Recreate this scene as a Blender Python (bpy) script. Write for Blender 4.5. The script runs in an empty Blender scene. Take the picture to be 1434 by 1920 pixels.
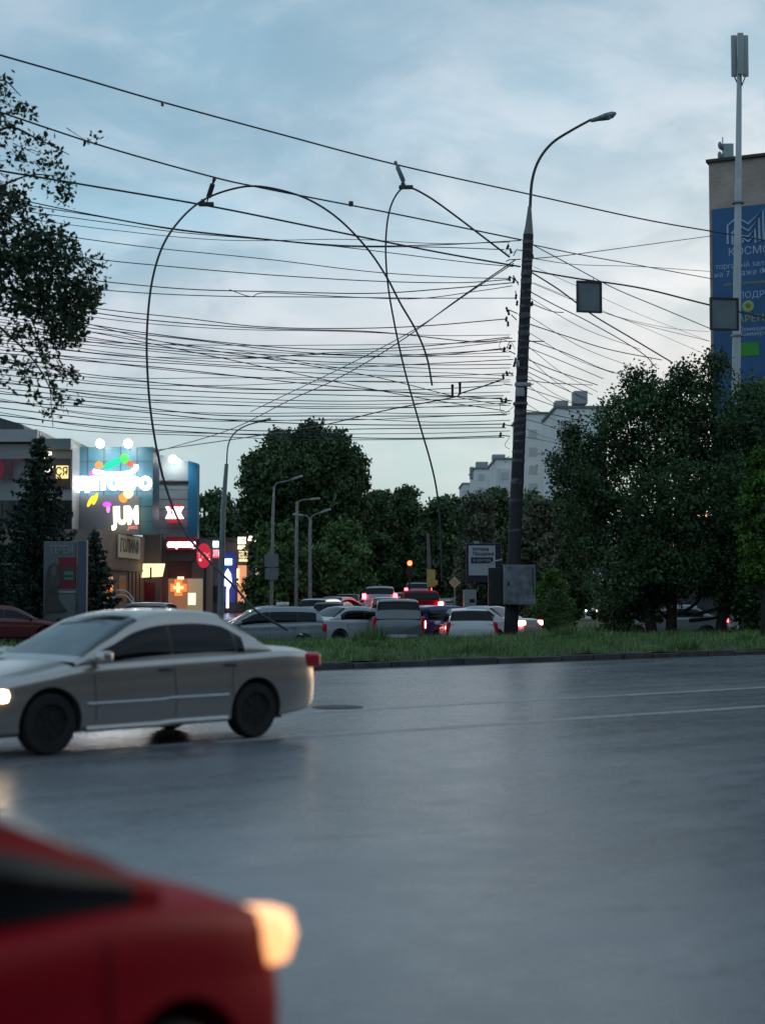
import bpy, bmesh, math, random
import numpy as np
from mathutils import Vector, Matrix
R = math.radians
S = bpy.context.scene
C = S.collection
random.seed(7)

# ------------------------------------------------------------------ camera
F = 2900.0                       # focal length in pixels of the 1434 x 1920 frame
EYE = 1.58
PITCH = math.atan(153 / F)
cd = bpy.data.cameras.new('camera')
cam = bpy.data.objects.new('camera', cd); C.objects.link(cam)
cam.location = (0, 0, EYE); cam.rotation_euler = (R(90) + PITCH, 0, 0)
cd.sensor_fit = 'VERTICAL'; cd.sensor_height = 36; cd.sensor_width = 36
cd.lens = 36 * F / 1920
cd.clip_start = 0.1; cd.clip_end = 3000
cd.dof.use_dof = True; cd.dof.focus_distance = 55; cd.dof.aperture_fstop = cd.lens / 50.0
S.camera = cam
S.render.resolution_x = 764; S.render.resolution_y = 1024

# ------------------------------------------------------------------ world (dusk, broken overcast)
W = bpy.data.worlds.new('World'); S.world = W; W.use_nodes = True
nt = W.node_tree; nt.nodes.clear()
def N(t, tree=None, **k):
    n = (tree or nt).nodes.new(t)
    for a, v in k.items(): setattr(n, a, v)
    return n
SUN_EL, SUN_AZ = 6.0, 40.0       # low sun behind the clouds, ahead on the right
L = nt.links.new
out = N('ShaderNodeOutputWorld'); bg = N('ShaderNodeBackground'); L(bg.outputs[0], out.inputs[0])
tc = N('ShaderNodeTexCoord'); sep = N('ShaderNodeSeparateXYZ'); L(tc.outputs['Generated'], sep.inputs[0])
sky = N('ShaderNodeTexSky', sky_type='NISHITA', sun_disc=False)
sky.sun_elevation = R(SUN_EL); sky.sun_rotation = R(SUN_AZ); sky.air_density = 1.2; sky.dust_density = 2.0
def mth(op, a, b=None, clamp=False):
    n = N('ShaderNodeMath', operation=op, use_clamp=clamp)
    for i, v in enumerate((a, b)):
        if v is None: continue
        if isinstance(v, (int, float)): n.inputs[i].default_value = v
        else: L(v, n.inputs[i])
    return n.outputs[0]
def mixc(f, a, b, mode='MIX'):
    n = N('ShaderNodeMix', data_type='RGBA', blend_type=mode)
    for i, v in ((0, f), (6, a), (7, b)):
        if isinstance(v, (int, float)): n.inputs[i].default_value = v
        elif isinstance(v, tuple): n.inputs[i].default_value = v
        else: L(v, n.inputs[i])
    return n.outputs[2]
def ramp(fac, stops, interp='B_SPLINE'):
    n = N('ShaderNodeValToRGB'); cr = n.color_ramp; cr.interpolation = interp
    while len(cr.elements) > 1: cr.elements.remove(cr.elements[-1])
    cr.elements[0].position = stops[0][0]; cr.elements[0].color = stops[0][1]
    for p, c in stops[1:]:
        e = cr.elements.new(p); e.color = c
    L(fac, n.inputs[0]); return n.outputs[0]
def lin(r, g, b): return tuple(((v / 255 / 12.92) if v <= 10 else ((v / 255 + .055) / 1.055) ** 2.4) for v in (r, g, b)) + (1,)
el = mth('MAXIMUM', sep.outputs[2], 0.0)                       # sine of the elevation
grad = ramp(el, [(0.0, lin(140, 182, 196)), (0.07, lin(142, 184, 202)), (0.115, lin(158, 192, 208)), (0.155, lin(214, 202, 216)), (0.185, lin(190, 198, 214)),
                 (0.225, lin(128, 184, 212)), (0.28, lin(112, 168, 198)), (0.37, lin(108, 152, 178)), (1.0, lin(112, 142, 164))])
zc = mth('ADD', el, 0.34)
mp = N('ShaderNodeCombineXYZ')
L(mth('DIVIDE', sep.outputs[0], zc), mp.inputs[0]); L(mth('DIVIDE', sep.outputs[1], zc), mp.inputs[1])
def noise(vec, sc, det, rough=.5, dist=0.0, loc=(0, 0, 0), scl=(1, 1, 1)):
    m = N('ShaderNodeMapping'); m.inputs['Location'].default_value = loc; m.inputs['Scale'].default_value = scl
    L(vec, m.inputs[0]); n = N('ShaderNodeTexNoise'); n.inputs['Scale'].default_value = sc
    n.inputs['Detail'].default_value = det; n.inputs['Roughness'].default_value = rough; n.inputs['Distortion'].default_value = dist
    L(m.outputs[0], n.inputs[0]); return n.outputs[0]
n1 = noise(mp.outputs[0], 2.6, 7, .55, .2, (3.1, .7, 0), (1.0, .8, 1))
n2 = noise(mp.outputs[0], 5.5, 8, .58, .3, (9.2, 4.4, 0), (.8, 1.0, 1))
m1 = ramp(n1, [(.44, (0, 0, 0, 1)), (.60, (1, 1, 1, 1))])
m2 = ramp(n2, [(.49, (0, 0, 0, 1)), (.60, (1, 1, 1, 1))])
# the brighter break in the clouds on the right, low to middle height
side = ramp(mth('ADD', mth('MULTIPLY', sep.outputs[0], 3.2), .46), [(.0, (0, 0, 0, 1)), (1, (1, 1, 1, 1))])
band = ramp(el, [(.09, (0, 0, 0, 1)), (.17, (1, 1, 1, 1)), (.24, (.85, .85, .85, 1)), (.33, (0, 0, 0, 1))])
bright = mixc(1.0, side, band, 'MULTIPLY')
low = ramp(el, [(.06, (0, 0, 0, 1)), (.15, (1, 1, 1, 1)), (.34, (.9, .9, .9, 1))])
col = mixc(mixc(1.0, m1, low, 'MULTIPLY'), grad, lin(172, 187, 204))
c2 = mixc(mixc(1.0, bright, (.8, .8, .8, 1), 'MULTIPLY'), col, lin(208, 210, 222))
wisp = mixc(1.0, mixc(1.0, m2, low, 'MULTIPLY'), mixc(.35, bright, (1, 1, 1, 1)), 'MULTIPLY')
c3 = mixc(wisp, c2, lin(224, 223, 232))
n3 = noise(mp.outputs[0], 4.2, 6, .55, .3, (1.3, 8.4, 0))
dark = ramp(n3, [(.49, (0, 0, 0, 1)), (.62, (1, 1, 1, 1))])
c3 = mixc(mixc(1.0, mixc(1.0, dark, low, 'MULTIPLY'), (.8, .8, .8, 1), 'MULTIPLY'), c3, lin(112, 150, 176))
skyc = mixc(1.0, sky.outputs[0], (.045, .045, .045, 1), 'MULTIPLY')
fin = mixc(1.0, mixc(1.0, c3, (.88, .93, .94, 1), 'MULTIPLY'), skyc, 'ADD')
L(fin, bg.inputs[0]); bg.inputs[1].default_value = 1.0

sl = bpy.data.lights.new('sun', 'SUN'); sl.energy = 0.3; sl.angle = R(20); sl.color = (1, .9, .84)
so = bpy.data.objects.new('sun', sl); C.objects.link(so)
az = R(SUN_AZ); so.rotation_euler = Vector((-math.sin(az) * math.cos(R(SUN_EL)), -math.cos(az) * math.cos(R(SUN_EL)), -math.sin(R(SUN_EL + 8)))).to_track_quat('-Z', 'Y').to_euler()
vs = S.view_settings; vs.view_transform = 'Standard'; vs.look = 'None'; vs.exposure = 0.12; vs.gamma = 1.0; vs.use_curve_mapping = False
S.cycles.use_denoising = True
S.cycles.max_bounces = 6; S.cycles.caustics_reflective = False; S.cycles.caustics_refractive = False
S.cycles.sample_clamp_indirect = 3.0

# ------------------------------------------------------------------ projection helper (places things by where they stand at a known distance)
_c, _s = math.cos(PITCH), math.sin(PITCH)
def P(u, v, Y):
    x, y = (u - 717) / F, (960 - v) / F
    k = Y / (_c - y * _s)
    return Vector((x * k, Y, EYE + (_s + y * _c) * k))
def XU(u, Y): return (u - 717) / F * Y
def ZV(v, Y): return P(717, v, Y).z

# ------------------------------------------------------------------ materials
MATS = {}
def mat(name, col, rough=.6, metal=0.0, vary=0.0, scale=3.0, bump=0.0, bscale=30.0, emit=None, es=0.0, coat=0.0, spec=.5, island=0.0, rvar=0.0):
    if name in MATS: return MATS[name]
    m = bpy.data.materials.new(name); m.use_nodes = True; t = m.node_tree; b = t.nodes['Principled BSDF']
    col = tuple(col)[:3]
    b.inputs['Base Color'].default_value = col + (1,)
    b.inputs['Roughness'].default_value = rough; b.inputs['Metallic'].default_value = metal
    b.inputs['Coat Weight'].default_value = coat; b.inputs['Coat Roughness'].default_value = .06
    b.inputs['Specular IOR Level'].default_value = spec
    co = t.nodes.new('ShaderNodeTexCoord')
    if vary or rvar:
        n = t.nodes.new('ShaderNodeTexNoise'); n.inputs['Scale'].default_value = scale; n.inputs['Detail'].default_value = 6
        t.links.new(co.outputs['Object'], n.inputs[0])
        if vary:
            r = t.nodes.new('ShaderNodeMapRange'); r.inputs[1].default_value = .3; r.inputs[2].default_value = .7
            r.inputs[3].default_value = 1 - vary; r.inputs[4].default_value = 1 + vary; t.links.new(n.outputs[0], r.inputs[0])
            src = r.outputs[0]
            if island:
                g = t.nodes.new('ShaderNodeNewGeometry'); r2 = t.nodes.new('ShaderNodeMapRange')
                r2.inputs[3].default_value = 1 - island; r2.inputs[4].default_value = 1 + island
                t.links.new(g.outputs['Random Per Island'], r2.inputs[0])
                mm = t.nodes.new('ShaderNodeMath'); mm.operation = 'MULTIPLY'
                t.links.new(src, mm.inputs[0]); t.links.new(r2.outputs[0], mm.inputs[1]); src = mm.outputs[0]
            v = t.nodes.new('ShaderNodeVectorMath'); v.operation = 'SCALE'; v.inputs[0].default_value = col
            t.links.new(src, v.inputs[3]); t.links.new(v.outputs[0], b.inputs['Base Color'])
        if rvar:
            r = t.nodes.new('ShaderNodeMapRange'); r.inputs[1].default_value = .3; r.inputs[2].default_value = .7
            r.inputs[3].default_value = max(0, rough - rvar); r.inputs[4].default_value = min(1, rough + rvar)
            t.links.new(n.outputs[0], r.inputs[0]); t.links.new(r.outputs[0], b.inputs['Roughness'])
    if bump:
        n = t.nodes.new('ShaderNodeTexNoise'); n.inputs['Scale'].default_value = bscale; n.inputs['Detail'].default_value = 5
        t.links.new(co.outputs['Object'], n.inputs[0])
        bp = t.nodes.new('ShaderNodeBump'); bp.inputs['Strength'].default_value = bump; bp.inputs['Distance'].default_value = .02
        t.links.new(n.outputs[0], bp.inputs['Height']); t.links.new(bp.outputs[0], b.inputs['Normal'])
    if emit:
        b.inputs['Emission Color'].default_value = tuple(emit)[:3] + (1,); b.inputs['Emission Strength'].default_value = es
    MATS[name] = m; return m

def glow(name, col, s): return mat(name, (.02, .02, .02), .6, emit=col, es=s)

M_black = mat('black_plastic', (.012, .012, .013), .45)
M_rubber = mat('tyre_rubber', (.014, .014, .015), .75, vary=.2)
M_chrome = mat('chrome', (.55, .56, .58), .18, 1.0)
M_alloy = mat('alloy', (.10, .10, .11), .4, .6)
M_darkrim = mat('dark_rim', (.022, .018, .018), .5, .3)
M_glass = mat('car_glass', (.004, .006, .008), .05, 0, spec=.28)
M_glass2 = mat('windscreen_glass', (.02, .04, .043), .05, 0, spec=.6, coat=.4)
M_plate = mat('plate_white', (.5, .5, .5), .5)
M_taild = mat('tail_lens_off', (.55, .012, .03), .2, coat=.4)
M_tailon = mat('tail_lens_lit', (.4, .01, .01), .2, emit=(1, .03, .04), es=26)
M_brakeon = mat('brake_lens_lit', (.5, .05, .03), .2, emit=(1, .12, .09), es=40)
M_amber = mat('amber_lens', (.5, .16, .02), .2, emit=(1, .35, .05), es=2)
M_headoff = mat('head_lens_off', (.35, .37, .38), .1, .3, coat=.8)
M_headon = mat('head_lens_lit', (.8, .8, .7), .2, emit=(1, .74, .42), es=14)
M_headwarm = mat('head_lens_warm', (.8, .6, .4), .2, emit=(1, .44, .17), es=1.6)
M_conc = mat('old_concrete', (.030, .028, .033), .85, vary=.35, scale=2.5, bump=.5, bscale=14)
M_steel = mat('galvanised', (.20, .22, .23), .45, .4, vary=.25, scale=5)
M_dsteel = mat('dark_steel', (.05, .055, .06), .5, .5, vary=.2)
M_cable = mat('cable_sheath', (.035, .040, .046), .55)
M_porc = mat('porcelain', (.03, .02, .02), .25)
M_white = mat('white_paint', (.62, .63, .64), .5, vary=.08)
M_cab = mat('cabinet_paint', (.17, .19, .20), .6, vary=.35, scale=3, bump=.15, bscale=8)
M_bark = mat('bark', (.03, .024, .018), .9, vary=.4, scale=8, bump=.6, bscale=20)

# ------------------------------------------------------------------ mesh helpers
class MB:
    def __init__(s): s.v = []; s.f = []; s.m = []
    def add(s, vs, fs, mi=0):
        o = len(s.v); s.v += [tuple(p) for p in vs]; s.f += [tuple(i + o for i in f) for f in fs]; s.m += [mi] * len(fs); return s
    def box(s, c, d, rz=0, M=None, bev=0.0, mi=0):
        bm = bmesh.new(); bmesh.ops.create_cube(bm, size=1)
        for v in bm.verts: v.co = Vector((v.co.x * d[0], v.co.y * d[1], v.co.z * d[2]))
        if bev: bmesh.ops.bevel(bm, geom=bm.edges[:], offset=bev, segments=2, affect='EDGES', profile=.6)
        T = Matrix.Translation(c) @ (M or Matrix.Rotation(rz, 4, 'Z'))
        bm.verts.index_update()
        s.add([T @ v.co for v in bm.verts], [[v.index for v in f.verts] for f in bm.faces], mi); bm.free(); return s
    def tube(s, pts, rad, n=8, cap=True, mi=0):
        pts = [Vector(p) for p in pts]; k = len(pts)
        if not hasattr(rad, '__len__'): rad = [rad] * k
        vs = []; up = None
        for i, p in enumerate(pts):
            t = (pts[min(i + 1, k - 1)] - pts[max(i - 1, 0)]).normalized()
            if up is None: up = Vector((0, 0, 1)) if abs(t.z) < .9 else Vector((1, 0, 0))
            a = t.cross(up).normalized(); b = a.cross(t).normalized(); up = b
            vs += [p + (a * math.cos(q) + b * math.sin(q)) * rad[i] for q in [2 * math.pi * j / n for j in range(n)]]
        fs = [(i * n + j, i * n + (j + 1) % n, (i + 1) * n + (j + 1) % n, (i + 1) * n + j) for i in range(k - 1) for j in range(n)]
        if cap: fs += [tuple(range(n))[::-1], tuple((k - 1) * n + j for j in range(n))]
        return s.add(vs, fs, mi)
    def lathe(s, prof, n=24, M=None, mi=0):   # prof: (radius, z) list
        M = M or Matrix(); vs = []; k = len(prof)
        for r, z in prof: vs += [M @ Vector((r * math.cos(2 * math.pi * j / n), r * math.sin(2 * math.pi * j / n), z)) for j in range(n)]
        fs = [(i * n + j, i * n + (j + 1) % n, (i + 1) * n + (j + 1) % n, (i + 1) * n + j) for i in range(k - 1) for j in range(n)]
        fs += [tuple(range(n))[::-1], tuple((k - 1) * n + j for j in range(n))]
        return s.add(vs, fs, mi)
    def prism(s, poly, y0, y1, M=None, mi=0):  # poly in xz, extruded along y
        M = M or Matrix(); n = len(poly)
        vs = [M @ Vector((x, y0, z)) for x, z in poly] + [M @ Vector((x, y1, z)) for x, z in poly]
        fs = [tuple(range(n)), tuple(range(2 * n - 1, n - 1, -1))] + [(i, (i + 1) % n + 0, (i + 1) % n + n, i + n)[::-1] for i in range(n)]
        return s.add(vs, fs, mi)
    def build(s, name, m, parent=None, loc=(0, 0, 0), rz=0, smooth=False, angle=40):
        me = bpy.data.meshes.new(name); me.from_pydata(s.v, [], s.f)
        ms = m if isinstance(m, (list, tuple)) else [m]
        for q in ms: me.materials.append(q)
        if len(ms) > 1: me.polygons.foreach_set('material_index', s.m)
        me.validate()
        bm = bmesh.new(); bm.from_mesh(me); bmesh.ops.recalc_face_normals(bm, faces=bm.faces); bm.to_mesh(me); bm.free()
        if smooth:
            me.polygons.foreach_set('use_smooth', [True] * len(me.polygons)); me.set_sharp_from_angle(angle=R(angle))
        o = bpy.data.objects.new(name, me); C.objects.link(o); o.location = loc; o.rotation_euler = (0, 0, rz)
        if parent: o.parent = parent
        return o

def tag(o, label=None, cat=None, group=None, kind=None):
    if label: o['label'] = label
    if cat: o['category'] = cat
    if group: o['group'] = group
    if kind: o['kind'] = kind
    return o
def thing(name, label, cat, loc=(0, 0, 0), rz=0, group=None):
    o = bpy.data.objects.new(name, None); C.objects.link(o); o.location = loc; o.rotation_euler = (0, 0, rz)
    o.empty_display_size = .3
    return tag(o, label, cat, group)
def kids(o): return [c for c in bpy.data.objects if c.parent is o]
def dup(root, loc, rz, label, scale=None, parent=None):
    r = root.copy(); C.objects.link(r); r.location = loc; r.rotation_euler = (0, 0, rz); r['label'] = label
    if scale: r.scale = scale
    def rec(a, b):
        for ch in kids(a):
            c = ch.copy(); C.objects.link(c); c.parent = b; rec(ch, c)
    rec(root, r); return r
def crom(pts, sub):
    pts = [Vector(p) for p in pts]; out = []
    for i in range(len(pts) - 1):
        p0 = pts[i - 1] if i else pts[0] * 2 - pts[1]; p1, p2 = pts[i], pts[i + 1]
        p3 = pts[i + 2] if i + 2 < len(pts) else p2 * 2 - p1
        for k in range(sub):
            t = k / sub
            out.append(.5 * ((2 * p1) + (p2 - p0) * t + (2 * p0 - 5 * p1 + 4 * p2 - p3) * t * t + (3 * p1 - p0 - 3 * p2 + p3) * t ** 3))
    out.append(pts[-1]); return out
def text(name, s, size, m, parent, loc, rz=0, ext=.01, align='CENTER', sx=1.0, shear=0.0, bold=0.0, tilt=0.0):
    cu = bpy.data.curves.new('txt', 'FONT'); cu.body = s; cu.size = size; cu.extrude = ext; cu.align_x = align; cu.align_y = 'CENTER'
    cu.shear = shear; cu.offset = bold; cu.resolution_u = 3
    t = bpy.data.objects.new('txt', cu); C.objects.link(t)
    me = bpy.data.meshes.new_from_object(t.evaluated_get(bpy.context.evaluated_depsgraph_get()))
    bpy.data.objects.remove(t); bpy.data.curves.remove(cu)
    me.transform(Matrix.Rotation(R(90), 4, 'X') @ Matrix.Rotation(tilt, 4, 'Z') @ Matrix.Diagonal((sx, 1, 1, 1)))
    me.materials.clear(); me.materials.append(m)
    o = bpy.data.objects.new(name, me); C.objects.link(o); o.location = loc; o.rotation_euler = (0, 0, rz)
    if parent: o.parent = parent
    return o

# ------------------------------------------------------------------ the setting
TH = R(36.5); TX, TY = math.cos(TH), math.sin(TH)        # direction of the avenue
def RN(a, n, z=0.0): return Vector((a * TX - n * TY, a * TY + n * TX, z))   # along / across the avenue
def sheet(name, m, pts, kind='structure'):
    return tag(MB().add(pts, [tuple(range(len(pts)))]).build(name, m), kind=kind)
def asphalt(name, base, wet, seams=True):
    m = bpy.data.materials.new(name); m.use_nodes = True; t = m.node_tree; b = t.nodes['Principled BSDF']; l = t.links.new
    co = t.nodes.new('ShaderNodeTexCoord')
    mp = t.nodes.new('ShaderNodeMapping'); mp.inputs['Rotation'].default_value = (0, 0, -TH); l(co.outputs['Object'], mp.inputs[0])
    st = t.nodes.new('ShaderNodeMapping'); st.inputs['Scale'].default_value = (.10, 1.1, 1); l(mp.outputs[0], st.inputs[0])
    def nz(src, sc, d, r=.6):
        n = t.nodes.new('ShaderNodeTexNoise'); n.inputs['Scale'].default_value = sc; n.inputs['Detail'].default_value = d; n.inputs['Roughness'].default_value = r
        l(src, n.inputs[0]); return n.outputs[0]
    def mr(src, a, c, lo, hi):
        n = t.nodes.new('ShaderNodeMapRange'); n.inputs[1].default_value = a; n.inputs[2].default_value = c; n.inputs[3].default_value = lo; n.inputs[4].default_value = hi
        l(src, n.inputs[0]); return n.outputs[0]
    def mul(a, c, op='MULTIPLY'):
        n = t.nodes.new('ShaderNodeMath'); n.operation = op; l(a, n.inputs[0]); l(c, n.inputs[1]); return n.outputs[0]
    streak = nz(st.outputs[0], 1.0, 6); patch = nz(mp.outputs[0], .35, 5); fine = nz(mp.outputs[0], 38, 5, .8); mid = nz(mp.outputs[0], 3.0, 6, .65)
    cst = t.nodes.new('ShaderNodeMapping'); cst.inputs['Scale'].default_value = (.22, .9, 1); l(mp.outputs[0], cst.inputs[0])
    crack = nz(cst.outputs[0], .8, 7, .55)
    ab = t.nodes.new('ShaderNodeMath'); ab.operation = 'SUBTRACT'; l(crack, ab.inputs[0]); ab.inputs[1].default_value = .5
    aa = t.nodes.new('ShaderNodeMath'); aa.operation = 'ABSOLUTE'; l(ab.outputs[0], aa.inputs[0])
    ck = mul(mr(aa.outputs[0], 0, .007, .35, 1), mr(patch, .45, .6, 1, 1))
    k = mul(mul(mr(streak, .3, .7, .86, 1.12), mr(fine, .3, .7, .55, 1.45)), mul(mr(patch, .38, .62, .78, 1.15), ck))
    v = t.nodes.new('ShaderNodeVectorMath'); v.operation = 'SCALE'; v.inputs[0].default_value = base; l(k, v.inputs[3]); l(v.outputs[0], b.inputs['Base Color'])
    rr = t.nodes.new('ShaderNodeMath'); rr.operation = 'ADD'; l(mr(streak, .3, .7, wet - .03, wet + .05), rr.inputs[0]); l(mr(mid, .35, .65, -.03, .03), rr.inputs[1])
    l(rr.outputs[0], b.inputs['Roughness'])
    bp = t.nodes.new('ShaderNodeBump'); bp.inputs['Strength'].default_value = .2; bp.inputs['Distance'].default_value = .004
    l(mul(fine, mr(mid, .3, .7, .8, 1.2)), bp.inputs['Height']); l(bp.outputs[0], b.inputs['Normal'])
    b.inputs['Specular IOR Level'].default_value = .75
    return m
M_road = asphalt('wet_asphalt', (.135, .152, .172), .27)
M_road2 = asphalt('side_asphalt', (.040, .040, .044), .32)
M_soil = mat('soil_and_grass', (.030, .040, .018), .95, vary=.4, scale=.5)
M_turf = mat('turf', (.045, .068, .026), .95, vary=.4, scale=1.2, bump=.8, bscale=12)
M_pave = mat('wet_paving', (.12, .115, .115), .4, vary=.2, scale=2)
M_kerb = mat('kerb_stone', (.075, .072, .075), .8, vary=.45, scale=2.2, bump=.6, bscale=16)
M_line = mat('worn_line_paint', (.36, .37, .38), .5, vary=.35, scale=6, rvar=.1)
G0 = -0.32
sheet('ground', M_soil, [(-900, -200, G0 - .06), (900, -200, G0 - .06), (900, 1500, G0 - .06), (-900, 1500, G0 - .06)])
KN = 26.7
sheet('avenue', M_road, [RN(-260, -40), RN(420, -40), RN(420, KN), RN(-260, KN)])
# kerb: separate stones butted end to end in one mesh
kb = MB(); a = -70.0
while a < 150:
    d = random.uniform(-.02, .02)
    kb.box(RN(a + .5, KN + .09 + d, .055 + random.choice((0, 0, 0, -.03)) + random.uniform(-.02, .012)), (random.uniform(.93, .985), .18, .17), rz=TH + random.uniform(-.008, .008), bev=.018); a += 1.0
tag(kb.build('kerb', M_kerb), kind='structure')
# dirt washed into the gutter
gut = MB(); vs = []; fs = []
for i in range(300):
    a = -70 + i * .75; w = .16 + .13 * abs(math.sin(i * 1.7) * math.cos(i * .37)) + random.uniform(0, .12)
    vs += [RN(a, KN + .01, .004), RN(a, KN - w, .004)]
    if i: fs.append((2 * i - 2, 2 * i - 1, 2 * i + 1, 2 * i))
tag(gut.add(vs, fs).build('gutter_dirt', mat('gutter_dirt', (.014, .013, .012), .8, vary=.4, scale=3)), kind='structure')
# lane lines, worn and broken
def worn_line(n, a0, a1, w, dash=None, z=.004):
    b = MB(); a = a0
    while a < a1:
        if dash: seg = dash[0]; gap = dash[1]
        else: seg = random.uniform(2, 5); gap = random.choice((0, 0, .0, .25))
        x = a; k = max(2, int(seg / .5)); vs = []; fs = []
        for i in range(k + 1):
            aa = x + seg * i / k; j = random.uniform(-.012, .012)
            vs += [RN(aa, n - w / 2 + j, z), RN(aa, n + w / 2 + random.uniform(-.012, .012), z)]
            if i: fs.append((2 * i - 2, 2 * i, 2 * i + 1, 2 * i - 1))
        b.add(vs, fs); a += seg + gap
    return tag(b.build('road_marking', M_line), kind='structure')
worn_line(14.35, -30, 90, .16)
worn_line(17.2, -40, 33, .17)
worn_line(20.4, 33, 130, .15, (6, 4))
tag(MB().add([RN(10.2, 10.20, .004), RN(10.45, 10.22, .004), RN(10.45, 10.32, .004), RN(10.25, 10.31, .004)], [(0, 1, 2, 3)]).build('road_marking', M_line), kind='structure')
mh = thing('manhole_cover', 'dark iron manhole cover in the avenue behind the silver sedan', 'manhole cover', (-.62, 21.6, 0))
MB().lathe([(.36, -.02), (.36, .006), (.33, .010)], 28).build('ring', mat('cast_iron', (.02, .02, .022), .6, .3, vary=.3), mh)
MB().lathe([(.325, -.01), (.325, .013), (.30, .014), (.1, .016)], 28).build('lid', mat('cast_iron', (.02, .02, .022), .6), mh)

# grass bank between the avenue and the side road
def bank_z(n, a=0):
    t = max(0, min(1, (n - KN - .18) / 3.0)); h = .12 + .14 * (t * t * (3 - 2 * t))
    if n > 36: h -= max(0, min(1, (n - 36) / 4)) * .52
    return h + .03 * math.sin(a * .7 + n) + .02 * math.sin(a * 1.9 - n * 1.3)
vs = []; fs = []; na, nn = 170, 26
for i in range(na):
    for j in range(nn):
        a = -60 + 220 * i / (na - 1); n = KN + .19 + (40.5 - KN - .19) * j / (nn - 1)
        vs.append(RN(a, n, bank_z(n, a) if n < 40.4 else G0 + .06))
        if i and j: q = i * nn + j; fs.append((q, q - 1, q - 1 - nn, q - nn))
tag(MB().add(vs, fs).build('grass_bank', M_turf, smooth=True), kind='structure')
def road_z(y): return G0 + max(0.0, min(1.0, (y - 64) / 60)) * .95
sr = MB(); sr.add([RN(-140, 40.4, G0), (5.2, 53.5, G0), (5.9, 64, G0), (-110, 64, G0), (8.6, 124, G0 + .95), (-110, 124, G0 + .95), (12, 520, G0 + 1.2), (-110, 520, G0 + 1.2)], [(0, 1, 2, 3), (3, 2, 4, 5), (5, 4, 6, 7)])
tag(sr.build('side_road', M_road2), kind='structure')
sheet('lawn', M_turf, [(5.2, 53.5, G0 + .01), RN(160, 40.4, G0 + .01), (200, 120, G0 + .01), (10.5, 118, G0 + .01), (7.8, 92, G0 + .01), (6.5, 75, G0 + .01)])
sheet('far_road', mat('far_asphalt', (.16, .17, .18), .35, vary=.1), [(8, 118.2, G0 + .014), (200, 120.2, G0 + .014), (200, 190, G0 + .014), (10, 190, G0 + .014)])
sheet('pavement', M_pave, [(-60, 66, G0 + .012), (-16, 66, G0 + .012), (-8.5, 100, G0 + .012), (-8, 130, G0 + .012), (-60, 130, G0 + .012)])

def fast_mesh(name, V, nper, m, parent=None, loc=(0, 0, 0)):
    me = bpy.data.meshes.new(name); nv = len(V); nf = nv // nper
    me.vertices.add(nv); me.vertices.foreach_set('co', V.astype(np.float32).ravel())
    me.loops.add(nv); me.loops.foreach_set('vertex_index', np.arange(nv, dtype=np.int32))
    me.polygons.add(nf); me.polygons.foreach_set('loop_start', np.arange(0, nv, nper, dtype=np.int32)); me.polygons.foreach_set('loop_total', np.full(nf, nper, dtype=np.int32))
    me.update(); me.validate(); me.materials.append(m)
    o = bpy.data.objects.new(name, me); C.objects.link(o); o.location = loc
    if parent: o.parent = parent
    return o
rng = np.random.default_rng(11)
def blades(nb, arange, nrange, zf, h0, h1, w):
    a = rng.uniform(*arange, nb); n = nrange[0] + (nrange[1] - nrange[0]) * rng.random(nb) ** 1.3
    base = np.stack([a * TX - n * TY, a * TY + n * TX, np.array([zf(nn_, aa_) for nn_, aa_ in zip(n, a)])], 1)
    clump = .6 + .5 * (np.sin(a * 2.1 + n * 1.3) * np.sin(n * 2.7 - a * .8))
    h = rng.uniform(h0, h1, nb) * np.clip(clump, .35, 1.2); ph = rng.uniform(0, 2 * np.pi, nb); w = w * rng.uniform(.6, 1.3, nb)
    d = np.stack([np.cos(ph), np.sin(ph), np.zeros(nb)], 1) * w[:, None]
    tip = base + np.stack([rng.normal(0, .3, nb) * h, rng.normal(0, .3, nb) * h, h], 1)
    return np.stack([base - d, base + d, tip], 1).reshape(-1, 3)
V = np.concatenate([blades(95000, (0, 62), (KN + .2, 39.5), bank_z, .10, .26, .014)] + [blades(260, (a_, a_ + random.uniform(.5, 1.6)), (n_, n_ + random.uniform(.3, .9)), bank_z, .3, .55, .022) for a_, n_ in [(random.uniform(3, 60), KN + .2 + random.random() ** 2 * 9) for _ in range(34)]])
tag(fast_mesh('grass', V, 3, mat('grass_blade', (.13, .22, .065), .7, vary=.4, scale=.9, island=.45)), kind='stuff')

# ------------------------------------------------------------------ foliage
def leaf_mat(name, c, v=.5, i=.32): return mat(name, c, .6, vary=v, scale=.7, island=i, spec=.15)
LF = {'dark': leaf_mat('leaf_dark', (.062, .110, .048)), 'mid': leaf_mat('leaf_mid', (.085, .16, .055)), 'olive': leaf_mat('leaf_olive', (.12, .14, .09)),
      'spruce': leaf_mat('needle', (.024, .048, .032)), 'near': leaf_mat('leaf_near', (.045, .072, .038), .3, .4), 'bright': leaf_mat('leaf_bright', (.07, .15, .028)),
      'grey': leaf_mat('leaf_greyish', (.070, .074, .062))}
def leaf_quads(Cn, size, el=1.6):
    n = len(Cn); s = size * rng.uniform(.55, 1.35, n)
    a = rng.normal(size=(n, 3)); a /= np.linalg.norm(a, axis=1)[:, None]
    b = np.cross(a, rng.normal(size=(n, 3))); b /= np.linalg.norm(b, axis=1)[:, None]
    A = a * (s * el * .5)[:, None]; B = b * (s * .42)[:, None]; t = a * (s * el * .12)[:, None]
    return np.stack([Cn - A, Cn + B - t, Cn + A, Cn - B - t], 1).reshape(-1, 3)
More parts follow.
